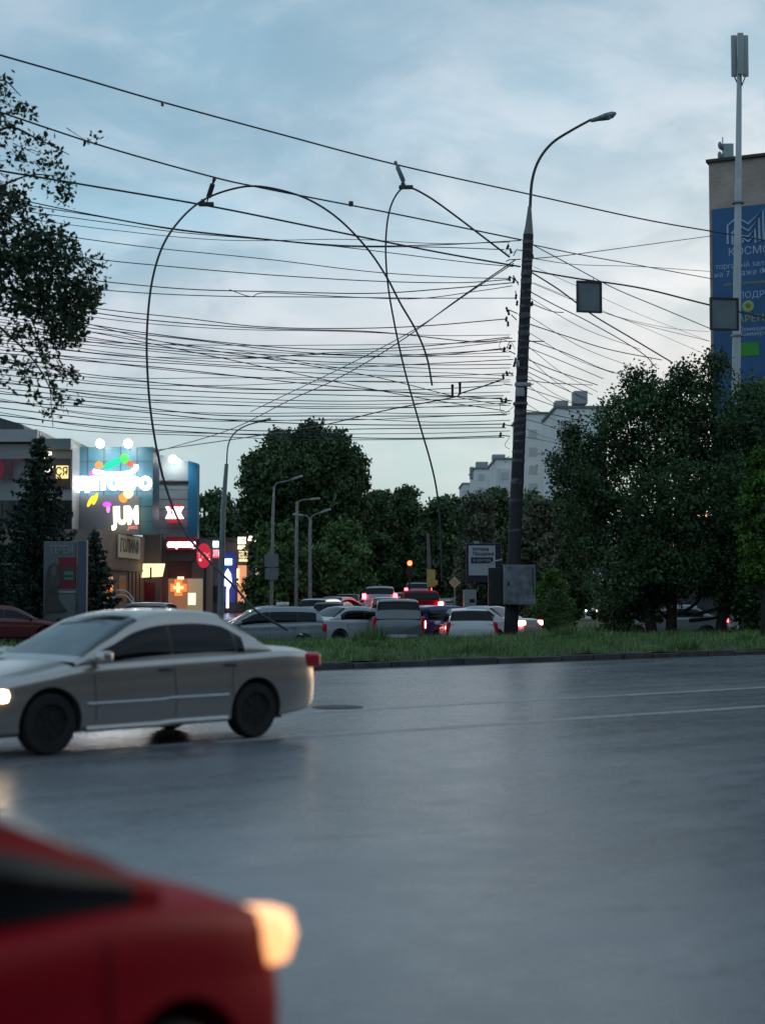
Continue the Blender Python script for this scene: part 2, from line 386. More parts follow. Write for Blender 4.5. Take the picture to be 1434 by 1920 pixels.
def blob_points(blobs, n, shell=.55):
    w = np.array([b[3] * b[4] * b[5] for b in blobs]) ** .72; w /= w.sum(); out = []
    for b, k in zip(blobs, (w * n).astype(int)):
        d = rng.normal(size=(k, 3)); d /= np.linalg.norm(d, axis=1)[:, None]
        r = shell + (1 - shell) * rng.random(k) ** .8
        bump = 1 + .20 * np.sin(d[:, 0] * 7 + b[0]) * np.sin(d[:, 1] * 6 + b[1]) + .16 * np.sin(d[:, 2] * 9 + b[2] + d[:, 0] * 5)
        out.append(np.array(b[:3]) + d * (r * bump)[:, None] * np.array(b[3:6]))
    return np.concatenate(out)
def clumped(pts, m, sp):
    """each point becomes a little spray of leaves"""
    k = rng.normal(size=(len(pts), m, 3)) * sp
    return (pts[:, None, :] + k).reshape(-1, 3)
def tree(label, loc, H, Rr, leaf='dark', n=2600, size=.3, per=5, trunk=.18, low=.22, seed=0, cat='tree', name='tree', group=None, sq=1.0, nb=16, spread=None, shell=.5):
    rr = random.Random(seed); root = thing(name, label, cat, loc, rr.uniform(0, 6), group)
    cz0 = H * low; blobs = []
    for i in range(nb):
        t = (i + .5) / nb; z = cz0 + (H - cz0) * t
        rad = Rr * (math.sin(math.pi * min(1, .18 + t * .80)) ** .7) * sq
        an = i * 2.4 + rr.uniform(-.5, .5); rd = rad * rr.uniform(.25, .68)
        k = Rr * rr.uniform(.30, .5) * (1.15 - .4 * t)
        blobs.append((math.cos(an) * rd, math.sin(an) * rd, min(z, H - k * .7), k, k, k * rr.uniform(.65, .95)))
    n = int(n * 2.0); size *= .66
    b = MB(); top = Vector((rr.uniform(-.2, .2), rr.uniform(-.2, .2), H * .72))
    b.tube(crom([(0, 0, -.1), (rr.uniform(-.1, .1), rr.uniform(-.1, .1), H * .3), top], 4), [trunk * (1.25 - 1.0 * i / 8) for i in range(9)], 8)
    for bl in blobs:
        c = Vector(bl[:3]); s0 = Vector((0, 0, max(H * low * .8, c.z * .55)))
        mid = (s0 + c) / 2 + Vector((0, 0, -.1 * Rr * .3))
        b.tube(crom([s0, mid, c], 3), [trunk * .38 * (1 - i / 8.5) + .008 for i in range(7)], 5)
    b.build('trunk', M_bark, root, smooth=True)
    pts = clumped(blob_points(blobs, n, shell), per, size * .75)
    fast_mesh('crown', leaf_quads(pts, size), 4, LF[leaf], root)
    return root
BG = 'trees massed behind the junction'
def T(label, u, Y, topv, wpx, leaf='dark', seed=1, **k):
    z = ZV(topv, Y); return tree(label, (XU(u, Y), Y, G0), z - G0, wpx / 2 / F * Y, leaf, seed=seed, **k)
def round_tree(label, u0, Y, spec, n, size, leaf='dark'):
    root = thing('tree', label, 'tree', (XU(u0, Y), Y, G0)); k = Y / F; blobs = []; rr = random.Random(9)
    for (u, v, r) in spec: blobs.append((XU(u, Y) - XU(u0, Y), rr.uniform(-1.2, 1.2), ZV(v, Y) - G0, r * k, r * k * 1.15, r * k * .88))
    b = MB(); top = ZV(min(q[1] for q in spec), Y) - G0
    b.tube([(0, 0, -.1), (.1, 0, top * .4), (-.05, 0, top * .85)], [.3, .22, .08], 8)
    for bl in blobs:
        c = Vector(bl[:3]); s0 = Vector((0, 0, c.z * .55)); b.tube(crom([s0, (s0 + c) / 2 + Vector((0, 0, -.2)), c], 3), [.09 * (1 - i / 8) + .01 for i in range(7)], 5)
    b.build('trunk', M_bark, root, smooth=True)
    fast_mesh('crown', leaf_quads(clumped(blob_points(blobs, n, .4), 6, size * .9), size), 4, LF[leaf], root)
round_tree('big round dark tree rising highest behind the street lamps left of centre', 572, 98, [(572, 842, 42), (530, 850, 40), (615, 850, 40), (495, 872, 36), (648, 872, 38), (480, 902, 30), (668, 905, 24), (560, 885, 55), (610, 900, 50), (520, 905, 48), (645, 925, 40), (490, 940, 38), (570, 940, 55),
    (610, 970, 45), (530, 980, 45), (655, 960, 30), (480, 975, 28), (585, 815, 24), (630, 828, 22), (520, 822, 22), (665, 880, 22), (470, 870, 18), (560, 1030, 55), (620, 1030, 45), (510, 1040, 40)], 12000, .2)
T('dark tree partly hidden by the bent lamp post beside the shops', 405, 125, 925, 130, 'dark', 4, n=1700, size=.42, low=.1, group=BG)
T('mid green bushy tree directly under the big round tree', 520, 90, 985, 150, 'mid', 5, n=2200, size=.3, low=.08, group=BG)
T('mid green tree right of the twin lamp posts', 640, 92, 985, 150, 'mid', 6, n=2400, size=.3, low=.06, group=BG)
T('rounded dark tree just right of the big round tree', 705, 115, 925, 120, 'dark', 7, n=1900, size=.36, low=.08, group=BG)
T('tall narrow dark tree above the red traffic light', 762, 118, 915, 110, 'dark', 8, n=2000, size=.36, low=.06, group=BG)
T('dark tree above the yellow hanging road sign', 822, 112, 935, 110, 'dark', 9, n=1900, size=.36, low=.06, group=BG)
T('greyish half bare tree just left of the concrete pole', 895, 104, 922, 120, 'olive', 10, n=1300, size=.26, low=.1, group=BG)
T('dark tree directly behind the blue framed notice board', 925, 120, 918, 130, 'dark', 11, n=2000, size=.38, low=.06, group=BG)
T('low olive tree in front of the pale apartment block', 1010, 100, 935, 130, 'olive', 12, n=2200, size=.30, low=.06, group=BG)
T('dark tree between the apartment block and the large leafy tree', 1065, 110, 925, 120, 'dark', 13, n=2200, size=.36, low=.05, group=BG)
T('dark tree filling the gap behind the red traffic light', 745, 150, 930, 150, 'dark', 14, n=2000, size=.5, low=.02, group=BG)
T('far dark tree at the end of the side road', 860, 160, 940, 170, 'dark', 15, n=2200, size=.5, low=.02, group=BG)
T('far dark tree behind the big round tree', 480, 150, 935, 170, 'dark', 16, n=2000, size=.5, low=.02, group=BG)
T('far dark tree left of the red traffic light', 610, 150, 960, 190, 'dark', 17, n=2400, size=.5, low=.02, group=BG)
T('far dark tree right of the concrete pole', 985, 150, 930, 150, 'dark', 18, n=2200, size=.5, low=.02, group=BG)
# the large leafy tree on the right and its neighbours
def big_right():
    Y = 52.0; root = thing('tree', 'large dark leafy tree filling the right side in front of the blue banner', 'tree', (XU(1255, Y), Y, G0))
    ox, oz = XU(1255, Y), G0; blobs = []
    spec = [(1300, 745, 62), (1225, 745, 52), (1340, 820, 80), (1250, 830, 85), (1170, 770, 42), (1150, 850, 62), (1105, 880, 40), (1085, 830, 25), (1345, 930, 85), (1230, 940, 85), (1150, 960, 62),
            (1110, 1020, 55), (1180, 1050, 70), (1270, 1040, 85), (1360, 1040, 85), (1420, 900, 80), (1430, 1000, 80), (1410, 780, 75), (1290, 700, 26), (1335, 690, 30), (1195, 715, 26),
            (1120, 930, 45), (1230, 1110, 50), (1150, 1090, 45), (1065, 960, 25), (1480, 850, 80), (1480, 760, 60), (1140, 800, 30), (1420, 1100, 60), (1330, 1095, 34), (1195, 1130, 42), (1400, 1135, 42), (1165, 1145, 30), (1062, 862, 30), (1080, 806, 24), (1048, 905, 26), (1085, 900, 30), (1250, 1085, 40)]
    k = Y / F
    for i, (u, v, r) in enumerate(spec):
        r *= k; dy = random.uniform(-1.4, 1.4)
        blobs.append((XU(u, Y) - ox, dy, ZV(v, Y) - oz, r, r * 1.2, r * .86))
    b = MB()
    for (tx, lean) in ((0.0, .3), (-.5, -1.2), (1.6, .9)):
        b.tube(crom([(tx, 0, -.1), (tx + lean * .3, .1, 1.8), (tx + lean, 0, 4.2), (tx + lean * 1.5, .2, 6.6)], 4), [.22 * (1 - i / 14.5) for i in range(13)], 8)
    for bl in blobs:
        c = Vector(bl[:3]); s0 = Vector((c.x * .25, 0, max(1.0, c.z * .55)))
        b.tube(crom([s0, (s0 + c) / 2 + Vector((0, 0, -.15)), c], 3), [.07 * (1 - i / 8) + .006 for i in range(7)], 5)
    b.build('trunk', M_bark, root, smooth=True)
    pts = clumped(blob_points(blobs, 17000, .45), 7, .12)
    # straggling twig ends along the outline
    tw = []
    for (u, v, r) in spec:
        for _ in range(7):
            an = random.uniform(0, 2 * math.pi); q = r * random.uniform(.95, 1.3)
            p0 = np.array(P(u + math.cos(an) * q, v - math.sin(an) * q * .9, Y)) - np.array((ox, Y, oz))
            tw.append(p0 + rng.normal(size=(16, 3)) * np.array((.16, .5, .12)))
    pts = np.concatenate([pts] + tw)
    fast_mesh('crown', leaf_quads(pts, .095, 1.35), 4, LF['dark'], root)
big_right()
T('brighter green small tree at the right edge below the blue banner', 1424, 47, 845, 90, 'bright', 21, n=1500, size=.13, per=5, low=.35, trunk=.07)
def shrub(label, u, Y, topv, wpx, leaf, seed, **k):
    r = T(label, u, Y, topv, wpx, leaf, seed, name='shrub', cat='shrub', group='shrubs on the lawn', trunk=.03, low=.05, nb=9, n=k.pop('n', 700), size=k.pop('size', .12), **k); return r
shrub('low rounded green shrub right of the concrete pole beside the far road', 1040, 78, 1105, 110, 'mid', 31)
shrub('dark shrub at the foot of the large leafy tree', 1150, 56, 1090, 90, 'dark', 32)
shrub('yellowish green shrub behind the grey cabinet on the pole', 1035, 95, 1070, 90, 'bright', 33, size=.2)
shrub('dark shrub under the tree at the right edge', 1420, 54, 1075, 110, 'dark', 34)
shrub('dark shrub across the far road behind the white headlight', 1100, 190, 1080, 130, 'mid', 35, size=.4)

# spruce trees in front of the left hand shops
def spruce(label, u, Y, topv, wpx, seed):
    rr = random.Random(seed); H = ZV(topv, Y) - G0; Rr = wpx / 2 / F * Y
    root = thing('spruce_tree', label, 'tree', (XU(u, Y), Y, G0), 0, 'spruces before the shops')
    b = MB(); b.tube([(0, 0, -.1), (0, 0, H * .5), (0, 0, H)], [.16, .09, .01], 8)
    pts = []
    lv = int(H / .30)
    for i in range(lv):
        z = .6 + (H - .7) * i / lv; r = Rr * (1 - i / lv) ** .8 * rr.uniform(.8, 1.1) + .08; nbr = max(4, int(9 * (1 - i / lv) + 4)); a0 = rr.uniform(0, 6)
        for j in range(nbr):
            an = a0 + j * 2 * math.pi / nbr + rr.uniform(-.2, .2); q = r * rr.uniform(.7, 1.12); d = Vector((math.cos(an), math.sin(an), 0))
            p0 = Vector((0, 0, z)); p1 = p0 + d * q * .6 + Vector((0, 0, -.10 * q)); p2 = p0 + d * q + Vector((0, 0, -.02 * q + .04))
            b.tube([p0, p1, p2], [.022, .014, .004], 4)
            m = int(10 + 34 * q)
            for k in range(m):
                t = (k + .3) / m; p = (p0.lerp(p1, t / .6) if t < .6 else p1.lerp(p2, (t - .6) / .4))
                w = .20 * q * (1 - t) + .07
                pts.append(p + Vector((rr.gauss(0, w * .55), rr.gauss(0, w * .55), rr.gauss(-.05, .05))))
    b.build('trunk', M_bark, root)
    fast_mesh('crown', leaf_quads(np.array([tuple(p) for p in pts]), .13, 2.2), 4, LF['spruce'], root)
spruce('tall dark spruce standing left of the grey advertising stand', 72, 66, 808, 250, 41)
spruce('lower dark spruce right of the grey advertising stand', 178, 72, 985, 110, 42)
spruce('dark spruce cut by the left edge of the photo', -30, 62, 900, 200, 43)

# leafy branch of the tree whose trunk stands outside the frame on the left
def near_tree():
    Y = 30.0; ox = XU(-150, Y); root = thing('tree', 'near tree hanging its dark leafy branches into the upper left corner', 'tree', (ox, Y, .15))
    b = MB(); trunk = crom([(0, 0, -.1), (.1, 0, 3), (-.05, .1, 6.5), (.15, 0, 10.5)], 4)
    b.tube(trunk, [.26 * (1 - i / 16) for i in range(len(trunk))], 10)
    def L3(u, v, dy=0): return P(u, v, Y + dy) - Vector((ox, Y, .15))
    limbs = [([(-150, 560), (-60, 470), (40, 490), (120, 520), (190, 560)], .05), ([(-150, 560), (-70, 560), (20, 540), (90, 590), (150, 640)], .05),
             ([(-150, 420), (-60, 300), (10, 240), (70, 260), (130, 290)], .04), ([(-150, 300), (-60, 200), (0, 150), (40, 180)], .035),
             ([(-150, 640), (-50, 590), (30, 640), (80, 700), (110, 770)], .032), ([(-150, 650), (-60, 640), (20, 680), (80, 680), (150, 700)], .03),
             ([(-150, 420), (-40, 370), (50, 330), (110, 330)], .03), ([(-150, 500), (-60, 430), (0, 400), (60, 440), (100, 480)], .04),
             ([(20, 540), (60, 600), (90, 700), (100, 800)], .012)]
    tips = []
    for pl, r in limbs:
        c = crom([L3(u, v, random.uniform(-.5, .5)) for u, v in pl], 5); b.tube(c, [r * (1 - i / len(c)) + .006 for i in range(len(c))], 6); tips.append(c)
    pts = []
    def clump(u, v, ru, rv, n, twig=True):
        for _ in range(n):
            q = random.random() ** .5; an = random.uniform(0, 2 * math.pi)
            p = L3(u + ru * q * math.cos(an), v + rv * q * math.sin(an), random.uniform(-.7, .7))
            for _k in range(4): pts.append(p + Vector((random.gauss(0, .06), random.gauss(0, .1), random.gauss(0, .055))))
            if twig and random.random() < .12: b.tube([p, p + Vector((random.gauss(-.3, .15), 0, random.gauss(.12, .15)))], [.004, .009], 4)
    for a in [(20, 430, 60, 65, 170), (75, 500, 80, 55, 190), (20, 530, 60, 60, 220), (135, 520, 66, 50, 110), (120, 570, 60, 48, 110), (90, 420, 45, 30, 26), (180, 500, 22, 26, 12), (85, 470, 60, 40, 200), (150, 560, 38, 30, 90), (110, 610, 28, 40, 110),
              (145, 615, 16, 36, 70), (-40, 480, 60, 110, 400), (170, 545, 25, 12, 26), (0, 380, 40, 30, 120), (60, 560, 40, 30, 120)]: clump(*a)
    for a in [(10, 160, 20, 30, 14), (40, 210, 26, 26, 16), (15, 260, 40, 60, 26), (70, 290, 50, 40, 24), (30, 330, 50, 40, 28), (110, 340, 30, 40, 22), (90, 280, 30, 30, 14), (185, 260, 30, 8, 6), (125, 365, 16, 22, 12), (5, 220, 18, 60, 24),
              (30, 650, 50, 40, 36), (70, 690, 45, 30, 26), (125, 700, 26, 16, 20), (85, 740, 35, 26, 20), (20, 700, 36, 30, 16), (140, 750, 22, 8, 4), (100, 775, 22, 20, 8), (55, 620, 40, 24, 28), (95, 655, 24, 24, 24)]: clump(*a)
    b.build('trunk', M_bark, root, smooth=True)
    fast_mesh('crown', leaf_quads(np.array([tuple(p) for p in pts]), .085, 1.35), 4, LF['near'], root)
near_tree()

# ------------------------------------------------------------------ cars
def interp_keys(keys, x):
    ks = sorted(keys, key=lambda k: k[0])
    if x <= ks[0][0]: return ks[0][1:]
    if x >= ks[-1][0]: return ks[-1][1:]
    for i in range(len(ks) - 1):
        if ks[i][0] <= x <= ks[i + 1][0]:
            p1, p2 = ks[i], ks[i + 1]; h = p2[0] - p1[0]; t = (x - p1[0]) / h; res = []
            for c in range(1, len(p1)):
                d = (p2[c] - p1[c]) / h
                dl = (p1[c] - ks[i - 1][c]) / (p1[0] - ks[i - 1][0]) if i else d
                dr = (ks[i + 2][c] - p2[c]) / (ks[i + 2][0] - p2[0]) if i + 2 < len(ks) else d
                m1 = 0 if dl * d <= 0 else 2 * dl * d / (dl + d); m2 = 0 if dr * d <= 0 else 2 * dr * d / (dr + d)
                t2, t3 = t * t, t * t * t
                res.append((2 * t3 - 3 * t2 + 1) * p1[c] + (t3 - 2 * t2 + t) * h * m1 + (-2 * t3 + 3 * t2) * p2[c] + (t3 - t2) * h * m2)
            return res
KIND = {
 'sedan': dict(L=4.70, axles=(1.42, -1.30), wr=.312, wt=.62, H=1.46,
   low=[(2.35, .56, .34, .56, .58), (2.30, .68, .27, .62, .66), (2.15, .79, .22, .67, .73), (1.85, .855, .20, .74, .81), (1.42, .88, .20, .81, .89), (1.0, .88, .20, .87, .95), (0, .88, .20, .91, .97),
        (-1.2, .88, .20, .94, 1.0), (-1.75, .875, .22, .955, 1.035), (-2.1, .84, .26, .94, 1.02), (-2.27, .78, .30, .88, .97), (-2.35, .68, .34, .74, .80)],
   roof=[(1.10, .93), (.62, 1.20), (.22, 1.385), (-.15, 1.45), (-.5, 1.46), (-.86, 1.43), (-1.2, 1.26), (-1.58, 1.01)], ws=(1.02, .20), rg=(-.94, -1.46), doors=(.88, -.16, -1.02), sidew=(.82, -1.20)),
 'hatch': dict(L=4.0, axles=(1.22, -1.22), wr=.29, wt=.62, H=1.48,
   low=[(2.0, .55, .34, .58, .60), (1.95, .68, .27, .64, .68), (1.8, .78, .22, .70, .77), (1.45, .82, .20, .78, .87), (1.0, .83, .20, .86, .96), (0, .835, .20, .90, .97), (-1.0, .835, .20, .93, .99),
        (-1.6, .83, .24, .95, 1.0), (-1.88, .80, .27, .94, .99), (-1.97, .76, .30, .90, .95), (-2.0, .72, .33, .80, .84)],
   roof=[(1.12, .93), (.68, 1.20), (.30, 1.40), (-.1, 1.47), (-.8, 1.48), (-1.5, 1.45), (-1.72, 1.36), (-1.93, .97)], ws=(1.05, .28), rg=(-1.64, -1.90), doors=(.9, -.15, -1.0), sidew=(.80, -1.62)),
 'van': dict(L=4.4, axles=(1.35, -1.30), wr=.31, wt=.68, H=1.72,
   low=[(2.2, .6, .36, .66, .68), (2.15, .74, .28, .74, .78), (2.0, .82, .24, .82, .90), (1.6, .86, .22, .92, 1.02), (1.0, .87, .22, .98, 1.06), (0, .87, .22, 1.0, 1.07), (-1.3, .87, .24, 1.0, 1.07),
        (-2.0, .86, .27, 1.0, 1.06), (-2.17, .82, .30, .97, 1.02), (-2.2, .78, .34, .88, .92)],
   roof=[(1.40, 1.03), (.95, 1.34), (.55, 1.58), (.1, 1.69), (-.8, 1.72), (-1.8, 1.69), (-2.0, 1.58), (-2.14, 1.05)], ws=(1.32, .5), rg=(-1.94, -2.10), doors=(1.1, .05, -1.0), sidew=(1.05, -1.85)),
 'city': dict(L=3.5, axles=(1.10, -1.15), wr=.28, wt=.58, H=1.40,
   low=[(1.75, .50, .34, .58, .60), (1.70, .62, .26, .66, .70), (1.58, .70, .22, .72, .79), (1.3, .74, .20, .78, .87), (.95, .75, .20, .83, .92), (0, .755, .20, .86, .93), (-1.0, .755, .20, .89, .95),
        (-1.4, .75, .24, .91, .96), (-1.65, .72, .27, .90, .95), (-1.72, .68, .30, .86, .90), (-1.75, .62, .33, .78, .80)],
   roof=[(1.12, .90), (.65, 1.13), (.22, 1.32), (-.1, 1.39), (-.7, 1.40), (-1.25, 1.36), (-1.45, 1.28), (-1.68, .94)], ws=(1.05, .20), rg=(-1.38, -1.62), doors=(.85, -.2, -.95), sidew=(1.02, -1.36)),
}
def make_car(kind, paint, head='off', tail='off', name='parked_car', trim=None, wagon_lamps=False, roofbox=False, sill_trim=False, dark_wheels=False, mirrors=True, lampz=None):
    K = KIND[kind]; Lh = K['L'] / 2
    root = thing(name, 'car', 'car')
    def lowsec(x):
        w, zb, zs, zt = interp_keys(K['low'], x); zm = zb + (zs - zb) * .48
        c = [(0, zb), (.55 * w, zb), (.90 * w, zb + .015), (.975 * w, zb + .07), (w, zm), (.992 * w, zb + .66 * (zs - zb)), (.984 * w, zb + .74 * (zs - zb)), (.976 * w, zb + .88 * (zs - zb)), (.955 * w, zs - .012), (.88 * w, zs + .35 * (zt - zs)), (.55 * w, zs + .86 * (zt - zs)), (0, zt)]
        return [(p.x, p.y) for p in crom([Vector((a, b, 0)) for a, b in c], 3)]
    xs = []
    for i in range(61):
        t = i / 60; xs.append(Lh * math.copysign(1 - (1 - abs(2 * t - 1)) ** 1.35 if abs(2 * t - 1) > 0 else 0, 1 - 2 * t) if False else Lh * math.cos(math.pi * t) * .35 + Lh * (1 - 2 * t) * .65)
    sec = [lowsec(x) for x in xs]; m = len(sec[0])
    vs = []; fs = []
    for x, s_ in zip(xs, sec):
        ring = [(x, y, z) for y, z in s_] + [(x, -y, z) for y, z in s_[-2:0:-1]]
        vs += ring
    n = 2 * m - 2
    for i in range(len(xs) - 1):
        for j in range(n): fs.append((i * n + j, i * n + (j + 1) % n, (i + 1) * n + (j + 1) % n, (i + 1) * n + j))
    fs += [tuple(range(n)), tuple((len(xs) - 1) * n + j for j in range(n))[::-1]]
    body = MB().add(vs, fs).build('body', paint, root, smooth=True, angle=38)
    cut = MB()
    for ax in K['axles']:
        cut.lathe([(K['wr'] + .055, -1.2), (K['wr'] + .055, 1.2)], 40, Matrix.Translation((ax, 0, K['wr'] + .01)) @ Matrix.Rotation(R(90), 4, 'X'))
    co = cut.build('cut', paint)
    md = body.modifiers.new('b', 'BOOLEAN'); md.operation = 'DIFFERENCE'; md.object = co; md.solver = 'EXACT'
    me = bpy.data.meshes.new_from_object(body.evaluated_get(bpy.context.evaluated_depsgraph_get()))
    body.modifiers.clear(); body.data = me
    bpy.data.objects.remove(co); 
    me.polygons.foreach_set('use_smooth', [True] * len(me.polygons)); me.set_sharp_from_angle(angle=R(38))
    def side(x, z):
        s_ = lowsec(x)
        for a, b in zip(s_[6:], s_[7:]):
            if a[1] <= z <= b[1]: return a[0] + (b[0] - a[0]) * (z - a[1]) / max(1e-6, b[1] - a[1])
        return s_[18][0]
    # cabin
    x0, x1 = K['roof'][0][0], K['roof'][-1][0]; ns = 54; NS, NT = 8, 8
    gx = [x0 + (x1 - x0) * i / ns for i in range(ns + 1)]
    rows = []
    for x in gx:
        w, zb, zs, zt = interp_keys(K['low'], x); zr = interp_keys(K['roof'], x)[0]
        b0 = zs + .30 * (zt - zs) - .015; hh = max(.004, zr - b0); h = hh / (K['H'] - b0); wb = .905 * w
        wt = wb - (wb - K['wt']) * h; cr = min(.10, .30 * hh)
        r = []
        for j in range(NS + 1):
            t = j / NS; r.append((wb + (wt + .015 - wb) * t + .022 * math.sin(math.pi * t) * min(1, h * 2), b0 + (hh - cr) * t))
        y1 = r[-1][0]
        r += [(y1 - .012, zr - cr * .55), (y1 - .04, zr - cr * .25), (y1 - .08, zr - cr * .10)]
        for j in range(1, NT + 1):
            t = j / NT; r.append(((y1 - .08) * (1 - t), zr - cr * .10 + cr * .22 * math.sin(t * math.pi / 2)))
        rows.append(r)
    q = len(rows[0]); sw0, sw1 = K['sidew']; bp = K['doors'][1]; d3 = K['doors'][2]
    groups = {}
    for i in range(ns):
        xm = (gx[i] + gx[i + 1]) / 2; hh = rows[i][-1][1] - rows[i][0][1]
        for j in range(q - 1):
            for sd in (1, -1):
                g = 'roof'
                if j < NS - 0 and 1 <= j <= NS - 2 and sw1 < xm < sw0:
                    g = ('fw' if xm > bp + .035 else 'rw' if bp - .035 > xm > d3 - .02 else 'pil' if xm >= bp - .035 else ('qw' if xm < d3 - .06 else 'pil')) + str(sd)
                    if g.startswith('pil'): g = 'pil'
                elif j >= NS + 1:
                    if K['ws'][1] < xm < K['ws'][0]: g = 'ws'
                    elif K['rg'][1] < xm < K['rg'][0]: g = 'rg'
                groups.setdefault(g, []).append((i, j, sd))
    def gmesh(lst):
        b = MB(); idx = {}; V_ = []; F_ = []
        def vid(i, j, sd):
            k_ = (i, j, sd if j < q - 1 else 1)
            if k_ not in idx: idx[k_] = len(V_); V_.append((gx[i], rows[i][j][0] * sd, rows[i][j][1]))
            return idx[k_]
        for i, j, sd in lst:
            f = [vid(i, j, sd), vid(i, j + 1, sd), vid(i + 1, j + 1, sd), vid(i + 1, j, sd)]
            if len(set(f)) >= 3: F_.append(tuple(f if sd > 0 else f[::-1]))
        return b.add(V_, F_)
    gmesh(groups['roof']).build('roof', paint, root, smooth=True, angle=50)
    for sd_ in (1, -1):
        for fr in (True, False):
            pg = [t_ for t_ in groups.get('pil', []) if t_[2] == sd_ and (gx[t_[0]] > bp - .3) == fr]
            if pg: gmesh(pg).build('pillar', M_black, root, smooth=True)
    gmesh(groups['ws']).build('windshield', M_glass2, root, smooth=True)
    gmesh(groups['rg']).build('rear_window', M_glass, root, smooth=True)
    for g in ('fw1', 'fw-1', 'rw1', 'rw-1', 'qw1', 'qw-1'):
        if g in groups and len(groups[g]) > 6: gmesh(groups[g]).build('side_window', M_glass, root, smooth=True)
    # underbody
    MB().box((0, 0, .30), (K['L'] * .86, .98 * interp_keys(K['low'], 0)[0] * 1.1, .26)).build('underbody', M_black, root)
    # wheels
    wy = interp_keys(K['low'], 0)[0] - .115; wr = K['wr']
    for ax in K['axles']:
        for sd in (1, -1):
            Mw = Matrix.Translation((ax, sd * wy, wr)) @ Matrix.Rotation(R(-90 * sd), 4, 'X')
            w = MB().lathe([(wr * .62, -.10), (wr * .93, -.10), (wr, -.07), (wr, .07), (wr * .93, .10), (wr * .66, .098), (wr * .62, .07)], 36, Mw).build('wheel', M_rubber, root, smooth=True, angle=50)
            rb = MB().lathe([(.01, .055), (.05, .075), (.06, .05), (wr * .2, .04), (wr * .55, .035), (wr * .62, .08), (wr * .66, .10), (wr * .60, .04)], 30, Mw)
            for k_ in range(5 if not dark_wheels else 7):
                a_ = 2 * math.pi * k_ / (5 if not dark_wheels else 7)
                rb.box(Mw @ Vector((math.cos(a_) * wr * .36, math.sin(a_) * wr * .36, .065)), (wr * .52, .045, .022), M=(Mw.to_3x3().to_4x4() @ Matrix.Rotation(a_, 4, 'Z')))
            rb.build('rim', M_darkrim if dark_wheels else M_alloy, w, smooth=True, angle=30)
    # doors: seams, handles
    for xd in K['doors']:
        zb_, zs_ = interp_keys(K['low'], xd)[1:3]
        for sd in (1, -1):
            MB().tube([(xd + (.08 * math.sin(t_ * 3) if xd == K['doors'][2] else .02 * t_), sd * (side(xd, z_) + .0005), z_) for t_, z_ in [(k_ / 8, zb_ + .10 + (zs_ - zb_ - .12) * k_ / 8) for k_ in range(9)]], .0045, 4).build('door_seam', M_black, root)
    for xh in (K['doors'][1] + .14, K['doors'][2] + .10):
        for sd in (1, -1):
            z_ = interp_keys(K['low'], xh)[2] - .09
            MB().box((xh, sd * (side(xh, z_) + .012), z_), (.17, .022, .028), bev=.008).build('door_handle', trim or paint, root, smooth=True)
    if sill_trim:
        for sd in (1, -1):
            for nm, z0, hh_, mm in (('side_moulding', .50, .022, M_chrome), ('sill', .235, .07, paint)):
                pl = [(x_, sd * (side(x_, z0) + .004), z0 + .012 * (x_ < 0)) for x_ in [K['axles'][0] - .42 - k_ * (K['axles'][0] - K['axles'][1] - .84) / 14 for k_ in range(15)]]
                MB().tube(pl, hh_ * .5, 6).build(nm, mm, root, smooth=True)
    # mirrors
    for sd in ((1, -1) if mirrors else ()):
        xm_ = K['sidew'][0] + .02; zz = interp_keys(K['low'], xm_)[2] + .10; yy = interp_keys(K['low'], xm_)[0] + .06
        mb = MB().box((xm_, sd * yy, zz), (.13, .20, .13), bev=.045); mb.box((xm_ + .01, sd * (yy - .11), zz - .04), (.07, .10, .04), bev=.01)
        mb.build('wing_mirror', paint, root, smooth=True, angle=60)
    # front
    f_ = K['low'][0]; f2 = K['low'][2]; zf = f2[3]
    hm = {'off': M_headoff, 'on': M_headon, 'warm': M_headwarm}[head]
    for sd in (1, -1):
        lx = .20 if kind != 'sedan' else .44
        Mh = Matrix.Translation((Lh - .07 - lx / 2, sd * (f2[1] * (.80 if kind != 'sedan' else .86)), zf - .055)) @ Matrix.Rotation(sd * R(-28 if kind != 'sedan' else -20), 4, 'Z')
        hl = MB().box((0, 0, 0), (lx, .34 if kind != 'sedan' else .26, .15), M=Matrix.Rotation(0, 4, 'Z'), bev=.07)
        hl.v = [tuple(Mh @ Vector(v)) for v in hl.v]; o_ = hl.build('headlight', hm, root, smooth=True, angle=60)
        if head == 'on':
            Mi = Mh @ Matrix.Translation((-.02, sd * .155, -.02)); il = MB().box((0, 0, 0), (.18, .07, .10), bev=.025); il.v = [tuple(Mi @ Vector(v)) for v in il.v]
            il.build('indicator', M_amber, root, smooth=True)
    MB().box((Lh - .02, 0, f_[3] - .04), (.07, f_[1] * 1.1, .11), bev=.02).build('grille', M_black, root, smooth=True)
    MB().box((Lh + .005, 0, f_[2] + .06), (.05, .50, .11), bev=.01).build('number_plate', M_plate, root)
    # rear
    r_ = K['low'][-3]; zt = r_[3]
    tm = {'off': M_taild, 'on': M_tailon, 'brake': M_brakeon}[tail]
    for sd in (1, -1):
        if wagon_lamps: dims, pos = (.16, .15, .44), (-Lh + .10, sd * (r_[1] - .045), zt - .10)
        elif kind == 'sedan': dims, pos = (.24, .30, .17), (-Lh + .135, sd * (r_[1] - .155), zt - .085)
        else: dims, pos = (.16, .20, .26), (-Lh + .10, sd * (r_[1] - .08), zt - .12)
        if lampz: pos = (pos[0], pos[1], lampz)
        MB().box(pos, dims, bev=.04).build('tail_light', tm, root, smooth=True, angle=60)
    MB().box((-Lh + .06, 0, r_[2] + .16), (.17, r_[1] * 1.62, .20), bev=.07).build('rear_bumper', paint, root, smooth=True, angle=60)
